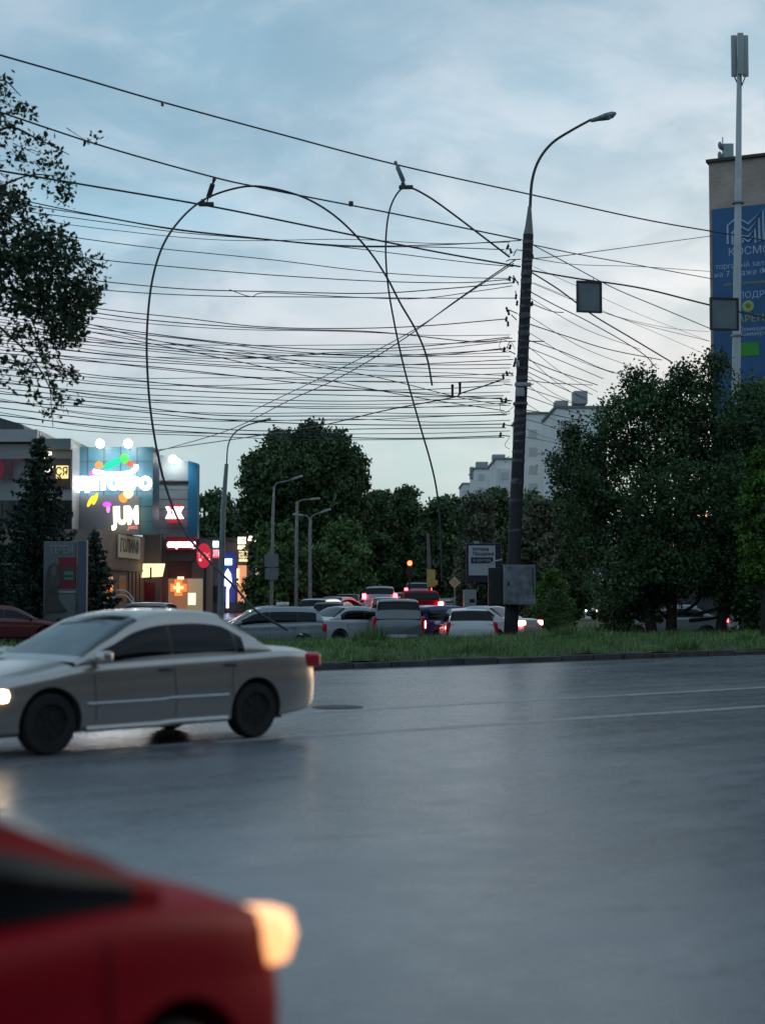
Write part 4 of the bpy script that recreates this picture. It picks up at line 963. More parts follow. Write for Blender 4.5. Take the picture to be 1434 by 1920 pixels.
def btx(nm, s, u, v, size, m): text(nm, s, size * .86, m, bn, (bx(u), -.095, bz(v)), align='LEFT', bold=.0)
btx('lettering', 'КОСМОПОЛИС', 1368, 478, .62, M_bw); btx('lettering', 'торговый зал восточный', 1346, 503, .42, M_bw); btx('lettering', 'на 7 этаже Фитнес', 1344, 518, .46, M_bw)
btx('lettering', 'аренда помещений', 1360, 537, .24, M_by); btx('lettering', 'ПОДРОБНОСТИ', 1384, 560, .5, M_bw); btx('lettering', 'АРЕНДОДАТ', 1383, 604, .55, M_by)
btx('lettering', 'Помещения', 1385, 623, .34, M_bw); btx('lettering', 'Коммерческие', 1385, 632, .34, M_bw)
MB().lathe([(.28, 0), (.28, .02), (.12, .02), (.12, 0)], 20, Matrix.Translation((bx(1401), -.09, bz(580))) @ Matrix.Rotation(R(90), 4, 'X')).build('emblem', M_by, bn)
MB().box((bx(1402), -.095, bz(660)), (.95, .02, .65)).build('green_field', M_bg, bn)
# rooftop cabinet with dish
rc = P(1362, 300, BY + 1.5)
eq = thing('rooftop_antenna', 'white equipment box with small round dishes on the brick roof edge', 'antenna', (rc.x, rc.y, RH + G0 + .12))
MB().box((.05, 0, .62), (.50, .4, 1.25), bev=.03).build('housing', mat('pale_equipment', (.28, .36, .35), .5, vary=.1), eq)
for z_, r_ in ((.55, .30), (1.12, .22)):
    MB().lathe([(.02, -.10), (r_ * .7, -.05), (r_, .02), (r_, .06), (r_ * .9, .06)], 18, Matrix.Translation((-.36, -.12, z_)) @ Matrix.Rotation(R(70), 4, 'Y')).build('dish', mat('dish_grey', (.18, .2, .21), .5), eq, smooth=True)
MB().tube([(-.2, 0, 0), (-.2, 0, 1.6)], .03, 6).build('post', M_steel, eq)
# white mast
MY = 60.0; mb_ = P(1373, 700, MY); mt = P(1386, 66, MY)
ms = thing('antenna_mast', 'tall slim white antenna mast in front of the blue banner', 'antenna mast', (mb_.x - .1, MY, G0))
d0 = Vector((mt.x - mb_.x + .1, 0, mt.z - G0))
MB().tube([(0, 0, 0), d0 * .5, d0 * .93, d0], [.20, .165, .10, .06], 16).build('mast', mat('mast_white', (.42, .47, .48), .5, vary=.12, scale=1.5), ms, smooth=True)
for dx, dy in ((-.22, .05), (.22, .05), (-.03, -.22)):
    c_ = d0 + Vector((dx, dy, -.82)); MB().box(c_, (.24, .12, 1.66), bev=.04).build('panel_antenna', mat('antenna_grey', (.30, .34, .34), .5), ms, smooth=True)
    MB().tube([c_ + Vector((0, .02, -.8)), c_ + Vector((-dx * .8, 0, -1.25))], .025, 6).build('bracket', M_dsteel, ms)
for t_ in (.25, .5, .72): MB().lathe([(.24, -.03), (.24, .03)], 16, Matrix.Translation(d0 * t_)).build('flange', M_steel, ms)
# low building with a few lit windows behind the large tree
lb = thing('low_building', 'low dark building with orange lit window strips seen through the large tree', 'building', (XU(1285, 69), 69, G0))
MB().box((.6, 4, 2.7), (5.0, 7, 5.4)).build('wall', mat('dim_plaster', (.05, .05, .055), .8, vary=.2), lb)
for u_, v_, w_, m_ in ((1320, 965, .42, glow('lamp_orange', (1, .38, .2), 3)), (1256, 1021, .9, glow('lamp_orange', (1, .38, .2), 3)), (1308, 1022, .18, glow('lamp_orange', (1, .38, .2), 3)), (1262, 963, .16, glow('lamp_orange', (1, .38, .2), 3)), (1195, 962, .14, glow('lamp_orange', (1, .38, .2), 3))):
    MB().box((XU(u_, 69) - XU(1285, 69), .46, ZV(v_, 69) - G0), (w_, .1, .12)).build('window', m_, lb)

# ------------------------------------------------------------------ apartment block, far right of centre
M_apt = mat('pale_panel', (.70, .70, .69), .8, vary=.08, scale=.25); M_apt2 = mat('pale_panel_grey', (.60, .60, .60), .8, vary=.06, scale=.3); M_win = mat('hazed_window', (.44, .47, .48), .5)  # distance haze is put into these pale wall and window colours
ab_ = thing('apartment_block', 'long pale panel apartment block stepping back behind the concrete pole', 'building', (0, 0, G0))
secs = [(868, 893, 908, 380, M_apt2), (890, 932, 880, 330, M_apt), (930, 985, 862, 290, M_apt), (980, 1052, 777, 240, M_apt), (1044, 1130, 766, 215, M_apt)]
for si, (u0, u1, vt, Y, m_) in enumerate(secs):
    xa, xb = XU(u0, Y), XU(u1 + 8, Y); zt = ZV(vt, Y) - G0
    s_ = MB().box(((xa + xb) / 2, Y + 9, zt / 2), (xb - xa, 18, zt)).build('section', m_, ab_)
    fl_ = 2.8; nfl = int(zt / fl_); cols = max(2, int((xb - xa) / 3.2)); wm = None
    MB().box(((xa + xb) / 2, Y + 9, zt + .2), (xb - xa + .5, 18.5, .35)).build('roof_edge', mat('grey_roof_edge', (.16, .18, .19), .8), ab_)
    for c_ in range(cols):
        x_ = xa + (c_ + .5) * (xb - xa) / cols
        if (c_ + si) % 2 == 0:
            MB().box((x_, Y - .35, zt * .5 - .6), (1.9, .68, zt - 2.2)).build('balcony_stack', M_apt2, ab_)
        for f_ in range(max(0, nfl - 6), nfl):
            z_ = (f_ + .55) * fl_
            if wm is None: wm = MB().box((0, 0, 0), (1.25, .12, 1.35)).build('window', M_win, ab_, loc=(x_, Y - .05 - (.7 if (c_ + si) % 2 == 0 else 0), z_))
            else:
                w2 = wm.copy(); C.objects.link(w2); w2.location = (x_, Y - .05 - (.7 if (c_ + si) % 2 == 0 else 0), z_)
for u_, v_, w_, h_, Y in ((1093, 742, 1.9, 1.5, 216), (1057, 757, 1.8, 1.0, 217), (886, 885, .8, 2.2, 334), (905, 872, 2.6, 1.4, 333), (937, 858, 2.4, 1.2, 292)):
    MB().box((XU(u_, Y), Y + 3, ZV(v_, Y) - G0), (w_, 3, h_ + .3)).build('roof_box', mat('roof_box_grey', (.30, .32, .34), .8), ab_)

# ------------------------------------------------------------------ left hand shops
def box_uv(mb, u0, v0, u1, v1, Y, dep, front=0.0):
    a, b = P(u0, v0, Y), P(u1, v1, Y); mb.box(((a.x + b.x) / 2, Y + dep / 2 - front, (a.z + b.z) / 2), (abs(b.x - a.x), dep, abs(a.z - b.z))); return mb
M_pink = mat('plaster_pinkish', (.15, .125, .125), .75, vary=.15, scale=.6); M_teal = mat('cladding_blue', (.045, .14, .185), .45, vary=.12, scale=.8, bump=.2, bscale=3)
M_lg = mat('cladding_grey', (.25, .27, .28), .55, vary=.08, scale=.6); M_dk = mat('dark_cladding', (.035, .033, .038), .6, vary=.2, scale=1)
M_maroon = mat('maroon_cladding', (.06, .012, .018), .5)
base_v = 1172
b1 = thing('shop_building', 'grey and white shop building behind the tall spruce at the left edge', 'building', (0, 0, 0))
box_uv(MB(), -260, 832, 133, 1176, 84, 3.5).build('wall', M_lg, b1)
box_uv(MB(), -260, 805, 70, 828, 83.6, 12).build('fascia', mat('fascia_pale', (.34, .36, .38), .5, vary=.05), b1)
MB().prism([(XU(-200, 92), ZV(806, 92)), (XU(44, 92), ZV(806, 92)), (XU(40, 92), ZV(796, 92)), (XU(-20, 92), ZV(778, 92)), (XU(-200, 92), ZV(770, 92))], 92, 104).build('roof', mat('slate_roof', (.045, .05, .055), .6), b1)
box_uv(MB(), 60, 822, 133, 842, 83.5, 8).build('fascia', mat('fascia_green_grey', (.16, .20, .19), .6), b1)
box_uv(MB(), 60, 860, 133, 915, 83.85, .2).build('fascia', M_dk, b1)
box_uv(MB(), -40, 938, 133, 1172, 83.8, .1).build('shop_window', mat('shop_glass', (.015, .02, .022), .08, spec=.8), b1)
box_uv(MB(), -200, 860, 60, 866, 83.5, .2).build('canopy_rail', mat('rail_maroon', (.16, .04, .06), .5), b1)
box_uv(MB(), 16, 866, 22, 900, 83.5, .2).build('canopy_post', mat('rail_maroon', (.16, .04, .06), .5), b1)

b2 = thing('mall_building', 'blue and grey mall block carrying the large lit colourful sign', 'building', (0, 0, 0))
# lower walls: a wing whose front recedes to the right
Yc = 86
box_uv(MB(), 133, 838, 286, 1000, Yc, 2.5).build('upper_wall', M_teal, b2)
box_uv(MB(), 150, 930, 262, 1002, Yc - .05, .3).build('wall_panel', mat('cladding_greyblue', (.10, .12, .15), .5), b2)
wall_pts = [P(180, 1173, 80), P(272, 1173, 92), P(272, 990, 92), P(180, 990, 80)]
k0 = Vector((wall_pts[0].x, wall_pts[0].y, 0)); k1 = Vector((wall_pts[1].x, wall_pts[1].y, 0))
def oblique(name, m, p0, p1, z0, z1, t, par, off=0.0):
    d = (p1 - p0); n_ = Vector((d.y, -d.x, 0)).normalized(); a_ = math.atan2(d.y, d.x); c_ = (p0 + p1) / 2 + n_ * (off - t / 2)
    return MB().box((c_.x, c_.y, (z0 + z1) / 2), (d.length, t, z1 - z0), rz=a_).build(name, m, par)
ZB = ZV(1000, Yc) - .01
oblique('wall', mat('warm_plaster', (.20, .15, .125), .7, vary=.2, scale=.8), k0, k1, G0, ZB, 6, b2)
def on(t): return k0.lerp(k1, t)
oblique('wall_base', mat('tile_base', (.10, .08, .075), .5, vary=.2), on(.0), on(1), G0, G0 + .8, .1, b2, .05)
oblique('doorway', mat('doorway_dark', (.02, .018, .02), .4), on(.42), on(.56), G0 + .1, ZV(1080, 86), .1, b2, .02)
oblique('shop_window', mat('shop_glass', (.015, .02, .022), .08, spec=.8), on(.02), on(.3), G0 + .8, ZV(1075, 83), .1, b2, .03)
for t_ in (.62, .70, .78, .86): oblique('pilaster', mat('pilaster_red', (.17, .09, .075), .6), on(t_), on(t_ + .035), G0, ZV(1075, 90), .1, b2, .06)
oblique('cornice', mat('cornice', (.11, .10, .10), .6), on(-.02), on(1.02), ZV(1070, 86) + 0.0, ZV(1066, 86), .3, b2, .2)
box_uv(MB(), 268, 1000, 300, 1173, 91.9, 4).build('wall', M_pink, b2)

b3 = thing('shop_building', 'grey shop block with a blue right edge and glowing pharmacy cross', 'building', (0, 0, 0))
Y3 = 93
MB().prism([(XU(286, Y3), ZV(850, Y3)), (XU(330, Y3), ZV(858, Y3)), (XU(352, Y3), ZV(866, Y3)), (XU(352, Y3), ZV(1010, Y3)), (XU(286, Y3), ZV(1010, Y3))], Y3, Y3 + 1.2).build('upper_wall', mat('cladding_teal_grey', (.22, .27, .28), .5, vary=.06, scale=.7), b3)
MB().prism([(XU(352, Y3), ZV(864, Y3)), (XU(370, Y3), ZV(869, Y3)), (XU(370, Y3), ZV(1010, Y3)), (XU(352, Y3), ZV(1010, Y3))], Y3 - .1, Y3 + 1.0).build('blue_edge', mat('edge_blue', (.015, .16, .30), .45), b3)
box_uv(MB(), 300, 901, 352, 904, Y3 - .15, .2).build('ledge', M_dk, b3)
box_uv(MB(), 284, 850, 289, 1010, Y3 - .08, .2).build('corner_strip', mat('corner_strip', (.36, .44, .44), .4), b3)
box_uv(MB(), 286, 1010, 385, 1175, Y3, 4).build('wall', M_pink, b3)
box_uv(MB(), 315, 1030, 365, 1052, Y3 - .1, .2).build('blind', mat('grey_blind', (.09, .085, .10), .6, vary=.2, scale=5), b3)
box_uv(MB(), 316, 1054, 358, 1083, Y3 - .1, .2).build('dark_fascia', M_maroon, b3)
box_uv(MB(), 352, 1085, 380, 1150, Y3 - .06, .1).build('wall_glow', mat('lit_wall', (.4, .38, .26), .6, emit=(1, .85, .5), es=.16), b3)  # warm lamplight on the cream wall, put into a faint emission
box_uv(MB(), 316, 1085, 352, 1150, Y3 - .05, .1).build('shop_window', mat('warm_window', (.1, .06, .04), .2, emit=(1, .45, .25), es=.22), b3)
box_uv(MB(), 353, 1112, 367, 1134, Y3 - .09, .1).build('lit_poster', glow('poster_glow', (1, .86, .6), 1.3), b3)
box_uv(MB(), 269, 1092, 290, 1128, 91.8, .1).build('doorway', mat('red_doorway', (.18, .01, .02), .4), b2)

b4 = thing('shop_row', 'low brown row of small shops with tall neon strips', 'building', (0, 0, 0))
Y4 = 104
box_uv(MB(), 372, 1012, 495, 1172, Y4, 10).build('wall', mat('brown_plaster', (.085, .07, .072), .7, vary=.2, scale=.6), b4)
box_uv(MB(), 372, 1008, 497, 1015, Y4 - .2, 10.4).build('roof', M_dk, b4)
box_uv(MB(), 416, 1036, 442, 1130, Y4 - .08, .1).build('blue_front', mat('blue_front', (.01, .015, .13), .5, emit=(.1, .15, 1), es=.12), b4)
box_uv(MB(), 446, 1060, 462, 1130, Y4 - .08, .1).build('lit_window', mat('orange_window', (.4, .2, .1), .5, emit=(1, .42, .2), es=.65), b4)
box_uv(MB(), 400, 1098, 408, 1128, Y4 - .08, .1).build('doorway', mat('doorway_dark', (.02, .018, .02), .4), b4)
box_uv(MB(), 464, 1040, 480, 1092, Y4 - .08, .1).build('grey_panel', mat('panel_grey', (.08, .085, .095), .6), b4)

for v_ in (865, 893, 921, 949, 977): box_uv(MB(), 133, v_, 286, v_ + .8, Yc - .012, .02).build('cladding_joint', M_dk, b2)
for u_ in (164, 195, 226, 257): box_uv(MB(), u_, 838, u_ + .8, 930, Yc - .012, .02).build('cladding_joint', M_dk, b2)
for v_ in (918, 936, 954, 972, 990): box_uv(MB(), 289, v_, 352, v_ + .7, Y3 - .012, .02).build('cladding_joint', M_dk, b3)
for u_ in (-30, 0, 30, 60, 90): box_uv(MB(), u_, 938, u_ + 2, 1172, 83.72, .1).build('mullion', M_dsteel, b1)
for v_ in (1060, 1110): box_uv(MB(), -40, v_, 133, v_ + 1.5, 83.70, .06).build('transom', M_dsteel, b1)
# --- signs
W_ = glow('neon_white', (1, .94, .98), 8.0)
def sign(name, label, u, v, Y, cat='sign', group=None):
    p = P(u, v, Y); return thing(name, label, cat, p, 0, group), p
def rel(u, v, Y, p, dy=0): q = P(u, v, Y); return Vector((q.x - p.x, dy, q.z - p.z))
sg, p0 = sign('shop_sign', 'large overexposed sign of white letters with colourful shapes on the blue mall', 215, 1000, 85.5)
k = 85.5 / F
text('lettering', 'ДЕТОБРО', 29 * k, glow('neon_white', (1, .94, .98), 4.0), sg, rel(214, 908, 85.5, p0, -.05), sx=1.0, ext=.05, bold=.07)
def disc(name, u, v, ru, rv, m, rot=0, dy=-.1, n=20):
    c_ = rel(u, v, 85.5, p0, dy); pts_ = [(ru * k * math.cos(a_), rv * k * math.sin(a_)) for a_ in [2 * math.pi * i / n for i in range(n)]]
    pr = [(x * math.cos(rot) - z * math.sin(rot) + c_.x, x * math.sin(rot) + z * math.cos(rot) + c_.z) for x, z in pts_]
    return MB().prism(pr, dy - .05, dy).build(name, m, sg)
disc('green_tube', 213, 869, 21, 8, glow('neon_teal', (.0, .75, .48), 1.0), R(28), -.12)
disc('green_disc', 235, 860, 8.5, 10, glow('neon_green', (.08, .85, .12), 1.0), 0, -.20)
disc('orange_disc', 187, 872, 7.5, 7, glow('neon_orange', (1, .35, .05), 1.2))
disc('red_leaf', 245, 870, 10, 5, glow('neon_red', (1, .12, .04), 1.2), R(-20), -.07)
disc('violet_leaf', 176, 885, 11, 4, glow('neon_magenta', (.9, .12, .9), 1.3), R(50), -.07)
cv = MB(); cv.tube(crom([rel(177, 884, 85.5, p0, -.15), rel(205, 889, 85.5, p0, -.15), rel(240, 888, 85.5, p0, -.15), rel(255, 880, 85.5, p0, -.15), rel(256, 872, 85.5, p0, -.15)], 5), 4.2 * k, 8); cv.build('swoosh', W_, sg)
for du, rot in ((0, 62), (9, 70)): disc('yellow_bar', 171 + du, 940 - du * .5, 12, 3.6, glow('neon_yellow', (1, .72, .03), 1.4), R(rot))
disc('violet_cap', 202, 946, 8, 5, glow('neon_violet', (.7, .1, .95), 1.3)); disc('violet_stem', 204, 955, 3.2, 7, glow('neon_violet2', (.85, .3, 1), 1.3))
disc('orange_heart', 232, 934, 8, 9, glow('neon_orange', (1, .35, .05), 1.2), R(30), -.08); disc('cream_heart', 242, 925, 9, 10, glow('neon_cream', (1, .8, .35), 2.0), R(-20), -.12)
sg2, p0 = sign('shop_sign', 'tall cream lit letters hanging under the right end of the large mall sign', 236, 994, 85.3)
text('lettering', 'JUM', 44 * k, glow('neon_warm', (1, .86, .55), 3.2), sg2, rel(237, 968, 85.3, p0, -.1), sx=.62, ext=.05, bold=.07, tilt=R(2))
text('lettering', 'Jem', 12 * k, glow('neon_pinkish', (.9, .25, .25), .9), sg2, rel(250, 988, 85.3, p0, -.15), ext=.02, bold=.01)
sg3, p0 = sign('shop_sign', 'square lit red framed sign high on the grey shop block', 328, 979, 92.6); k3 = 92.6 / F
box = MB(); box.box((0, 0, 16 * k3), (26 * k3, .2, 34 * k3), bev=.03); box.build('box', mat('sign_red_box', (.35, .01, .02), .4, emit=(1, .05, .08), es=.35), sg3)
text('lettering', 'ЖК', 22 * k3, glow('neon_rose', (1, .75, .78), 4), sg3, (0, -.14, 16 * k3), sx=.75, ext=.02, bold=.10)
sg4, p0 = sign('shop_sign', 'long red fascia sign with white lit lettering above the grey blind', 341, 1030, 92.4)
MB().box((0, 0, 11 * k3), (56 * k3, .25, 24 * k3)).build('fascia', mat('fascia_dark_red', (.14, .008, .02), .4, emit=(1, .04, .08), es=.06), sg4)
text('lettering', 'спортсклад', 13.5 * k3, glow('neon_rosewhite', (1, .82, .85), 4), sg4, (0, -.16, 9 * k3), sx=.68, ext=.02, bold=.05)
sg5, p0 = sign('banner', 'pale striped banner on the receding mall wall', 232, 1050, 84.5)
ang = math.atan2(k1.y - k0.y, k1.x - k0.x)
sg5.location = on(.62) + Vector((.1, -.35, ZV(1050, 86))); sg5.rotation_euler = (0, 0, ang)
MB().box((0, 0, .75), (5.4, .06, 1.25)).build('cloth', mat('banner_cream', (.34, .33, .25), .7, emit=(1, .95, .7), es=.06), sg5)
text('lettering', 'ГОЛИАФ', 1.0, mat('banner_ink', (.10, .11, .10), .7), sg5, (0, -.05, .75), ext=.01, bold=.02, sx=1.1)
sg6, p0 = sign('shop_sign', 'warm lit box awning sign over the red doorway', 287, 1083, 90.8); k6 = 90.8 / F
MB().prism([(-19 * k6, 0), (18 * k6, 2 * k6), (23 * k6, 26 * k6), (-17 * k6, 26 * k6)], -.35, 0).build('light_box', glow('awning_warm', (1, .80, .42), 1.4), sg6)
MB().box((-2 * k6, -.4, 8 * k6), (3 * k6, .05, 22 * k6)).build('post', M_dk, sg6)
sg7, p0 = sign('pharmacy_sign', 'glowing orange red pharmacy cross in the shop window', 335, 1122, 92.2)
cr = MB(); 
def ring_cross(a, b, w): return [(-b, a), (-b, b), (-a, b), (-a, -b), (-b, -b), (-b, -a), (b, -a), (b, -b), (a, -b), (a, b), (b, b), (b, a)]
o1 = [(x * k3, z * k3 + 20 * k3) for x, z in ring_cross(15, 7, 0)]; MB().prism(o1[::-1], -.05, 0).build('cross', glow('cross_red', (1, .13, .03), 2.0), sg7)
o1 = [(x * k3, z * k3 + 20 * k3) for x, z in ring_cross(9, 2.5, 0)]; MB().prism(o1[::-1], -.12, -.06).build('inner_cross', glow('cross_yellow', (1, .62, .15), 3.5), sg7)
MB().box((4 * k3, -.05, 38 * k3), (12 * k3, .05, 5 * k3)).build('upper_lamp', glow('lamp_peach', (1, .6, .35), 2), sg7)
sg8 = thing('round_sign', 'round bright red sign on a black post before the shop row', 'sign', P(384, 1130, 88)); p0 = sg8.location; k8 = 88 / F
MB().tube([(0, .1, -1.6), (0, .1, 92 * k8)], .07, 8).build('post', M_dk, sg8)
MB().lathe([(.02, -.1), (16 * k8, -.1), (16 * k8, .1), (.02, .1)], 28, Matrix.Translation((-2 * k8, -.05, 88 * k8)) @ Matrix.Scale(1.45, 4, (0, 0, 1)) @ Matrix.Scale(.82, 4, (1, 0, 0)) @ Matrix.Rotation(R(90), 4, 'X')).build('disc', mat('sign_red_disc', (.5, .01, .03), .4, emit=(1, .03, .07), es=.45), sg8)
text('lettering', 'TEX', 13 * k8, glow('sign_red_ink', (1, .35, .35), .9), sg8, (-2 * k8, -.2, 88 * k8), ext=.01)
for q_ in (-8, 8): MB().box((q_ * k8, -.2, 80 * k8), (4 * k8, .06, 4 * k8), bev=.02).build('lamp', glow('lamp_pink', (1, .5, .5), 3), sg8)
def litbox(label, u0, v0, u1, v1, Y, col, es, txt=None, ink=None, name='shop_sign', tsz=None, back=None):
    kk = Y / F; root = thing(name, label, 'sign', P((u0 + u1) / 2, v1, Y)); w, h = (u1 - u0) * kk, (v1 - v0) * kk
    MB().box((0, 0, h / 2), (w, .16, h), bev=.02).build('light_box', back or glow('box_' + label[:14], col, es), root)
    if txt: text('lettering', txt, tsz or h * .9, ink, root, (0, -.1, h / 2), ext=.01, sx=min(1, w / max(.1, (tsz or h * .9) * .62 * len(txt))), bold=.01)
    return root
M_ink = mat('sign_ink', (.03, .03, .04), .5)
litbox('pale blue lit box sign at the top of the shop row beside the red disc', 394, 1014, 410, 1027, 103.5, (.45, .8, 1), 1.5, 'ТЕЛ', glow('ink_white', (1, 1, 1), 3))
litbox('pink red lit box sign under the pale blue one', 393, 1030, 414, 1046, 103.5, (1, .14, .22), .8, 'НОТЫ', glow('ink_pink', (1, .6, .65), 1.5))
litbox('cyan lit slanted sign at the head of the blue shop front', 418, 1047, 435, 1060, 103.4, (.4, .8, 1), 1.6, 'КОФЕ', glow('ink_cyan', (.8, .95, 1), 3))
nv = thing('neon_sign', 'glowing blue white neon figure on the blue shop front', 'neon sign', P(427, 1128, 103.4)); kk = 103.4 / F
MB().prism([(-6 * kk, 30 * kk), (-2 * kk, 28 * kk), (1 * kk, 20 * kk), (5 * kk, 28 * kk), (8 * kk, 36 * kk), (6 * kk, 52 * kk), (0, 62 * kk), (-4 * kk, 56 * kk), (-7 * kk, 44 * kk)], -.1, 0).build('bulb', glow('neon_bluewhite', (.55, .62, 1), 3.0), nv)
MB().box((0, -.05, 6 * kk), (4.5 * kk, .06, 36 * kk)).build('stem', glow('neon_lilac', (.8, .75, 1), 3), nv)
MB().box((-9 * kk, -.05, 28 * kk), (4 * kk, .06, 5 * kk), bev=.02).build('lamp', glow('neon_bluewhite', (.55, .62, 1), 3.0), nv)
litbox('upper cream lit sign stacked on the shop row corner', 446, 1007, 461, 1020, 103, (1, .85, .6), 3, 'ДОМ', M_ink)
litbox('middle narrow cream lit sign of the stacked three', 446, 1023, 460, 1030, 103, (1, .8, .5), 2)
litbox('lower yellowish poster sign of the stacked three', 448, 1033, 464, 1053, 103, (1, .82, .45), 1.1, 'ОБУВЬ', M_ink)
litbox('small pinkish lit sign between the cream ones', 465, 1005, 475, 1014, 103, (1, .8, .75), 2.2)
litbox('upright white lit sign at the right end of the shop row', 478, 1001, 487, 1021, 103, (1, .9, .82), 3)
litbox('tall thin pinkish neon strip at the right end of the shop row', 480, 1058, 485, 1125, 102.8, (1, .62, .55), 2.2, name='neon_strip')
litbox('orange neon strip beside the glowing orange shop window', 444, 1066, 449, 1096, 102.8, (1, .55, .3), 2.0, name='neon_strip')
litbox('small orange slanted sign before the neon strip', 464, 1095, 478, 1105, 102.8, (1, .55, .35), 1.2)
litbox('yellow lit square sign high behind the tall spruce', 106, 873, 128, 897, 83.3, (1, .75, .28), 1.2, 'СЯ', M_ink)
sc = thing('neon_sign', 'curled cream neon tube glowing behind the spruce top', 'neon sign', P(95, 900, 83.3)); kk = 83.3 / F
MB().tube(crom([(-13 * kk, 0, 0), (-12 * kk, 0, 14 * kk), (-2 * kk, 0, 18 * kk), (-10 * kk, 0, 30 * kk), (-14 * kk, 0, 40 * kk), (0, 0, 50 * kk)], 6), .05, 6).build('tube', glow('neon_curl', (1, .78, .65), 2.2), sc)
for x_, z_, s_ in ((-14, 40, 6), (-12, 0, 8), (-2, 50, 9), (2, 24, 7)): MB().box((x_ * kk, -.05, z_ * kk), (s_ * kk, .08, s_ * .7 * kk), bev=.03).build('lamp', glow('neon_curl', (1, .78, .65), 2.2), sc)
rs = thing('round_sign', 'red oval sign cut by the left edge above the shop canopy', 'sign', P(-4, 880, 83.3))
MB().lathe([(.02, -.05), (14 * kk, -.05), (14 * kk, .05), (.02, .05)], 24, Matrix.Translation((0, 0, 0)) @ Matrix.Scale(1.5, 4, (0, 0, 1)) @ Matrix.Rotation(R(90), 4, 'X')).build('disc', mat('oval_red', (.40, .02, .05), .5), rs)
# floodlights over the mall
for i, (u, v, Y) in enumerate(((190, 838, 85.6), (242, 838, 85.6), (326, 867, 92.7))):
    f = thing('floodlight', ['left bright floodlight on the blue mall roof', 'right bright floodlight on the blue mall roof', 'bright floodlight on the grey shop block'][i], 'floodlight', P(u, v, Y), 0, 'floodlights over the shops')
    MB().tube([(0, .3, -.1), (0, -.2, .15)], .03, 6).build('arm', M_dsteel, f)
    MB().lathe([(.24 * math.sin(math.pi * q_ / 8) + .002, -.24 * math.cos(math.pi * q_ / 8)) for q_ in range(9)], 16, Matrix.Translation((0, -.3, .16))).build('lamp', glow('flood_white', (1, .97, .92), 30), f, smooth=True)
    pl = bpy.data.lights.new('flood', 'SPOT'); pl.energy = 110; pl.spot_size = R(120); pl.spot_blend = .6; pl.color = (.95, .97, 1); pl.shadow_soft_size = .15
    po = bpy.data.objects.new('flood_light', pl); C.objects.link(po); po.parent = f; po.location = (0, -.75, .1); po.rotation_euler = (R(38), 0, 0)
# advertising stand
ast = thing('advertising_stand', 'grey double column advertising stand with a poster of a standing figure', 'advertising stand', (XU(125, 64), 64, G0)); kk = 64 / F
def ax(u): return XU(u, 64) - XU(125, 64)
def azz(v): return ZV(v, 64) - G0
MB().box((ax(114), 0, azz(1090) / 1 - 0), ((145 - 85) * kk, .3, azz(1015) - azz(1165)), bev=.02).build('panel', mat('stand_grey', (.13, .155, .16), .5, vary=.1), ast)
MB().box((ax(156), .02, azz(1090)), (17 * kk, .34, azz(1012) - azz(1165)), bev=.03).build('column', mat('stand_blue', (.06, .09, .14), .4), ast)
MB().box((ax(128), -.165, azz(1074)), (32 * kk, .02, 58 * kk)).build('poster', mat('poster_red', (.18, .01, .02), .5), ast)
MB().box((ax(131), -.182, azz(1076)), (26 * kk, .012, 25 * kk)).build('poster_field', mat('poster_dark', (.05, .05, .035), .5), ast)
for v_, h_ in ((1075, 7), (1085, 5)): MB().box((ax(132), -.192, azz(v_)), (17 * kk, .008, h_ * kk)).build('green_label', mat('label_green', (.06, .20, .12), .5), ast)
fig = MB(); fp = [(90, 1148), (88, 1100), (90, 1075), (95, 1060), (104, 1055), (112, 1060), (116, 1072), (117, 1088), (113, 1104), (112, 1122), (122, 1136), (130, 1146), (108, 1148)]
fig.prism([(ax(u), azz(v)) for u, v in fp], -.20, -.196); fig.build('poster_figure', mat('figure_grey', (.06, .055, .05), .6, vary=.4, scale=2.5), ast)
fig = MB(); fig.prism([(ax(u), azz(v)) for u, v in [(99, 1066), (104, 1061), (109, 1066), (109, 1076), (104, 1081), (99, 1076)]], -.206, -.202); fig.build('poster_face', mat('figure_face', (.14, .11, .10), .6), ast)
text('lettering', 'ТЕРЕМ', 21 * kk, mat('stand_letter', (.24, .27, .27), .5), ast, (ax(118), -.17, azz(1032)), sx=.62, ext=.01, bold=.01)
MB().box((ax(128), -.18, azz(1110)), (34 * kk, .03, 2.4 * kk)).build('ledge', mat('ledge_pale', (.4, .4, .4), .5), ast)
# arched white awning frame before the shops
aw = thing('awning_frame', 'thin white arched awning frame before the receding mall wall', 'awning', P(228, 1130, 79)); kk = 79 / F
for dz in (0, 9): MB().tube(crom([(-22 * kk, 0, (10 - dz) * kk), (-10 * kk, 0, (22 - dz) * kk), (8 * kk, 0, (22 - dz) * kk), (22 * kk, 0, (8 - dz) * kk)], 5), .03, 6).build('rail', M_white, aw)
for x_ in (-22, 22): MB().tube([(x_ * kk, 0, 8 * kk), (x_ * kk, 0, -1.6)], .03, 6).build('post', M_white, aw)

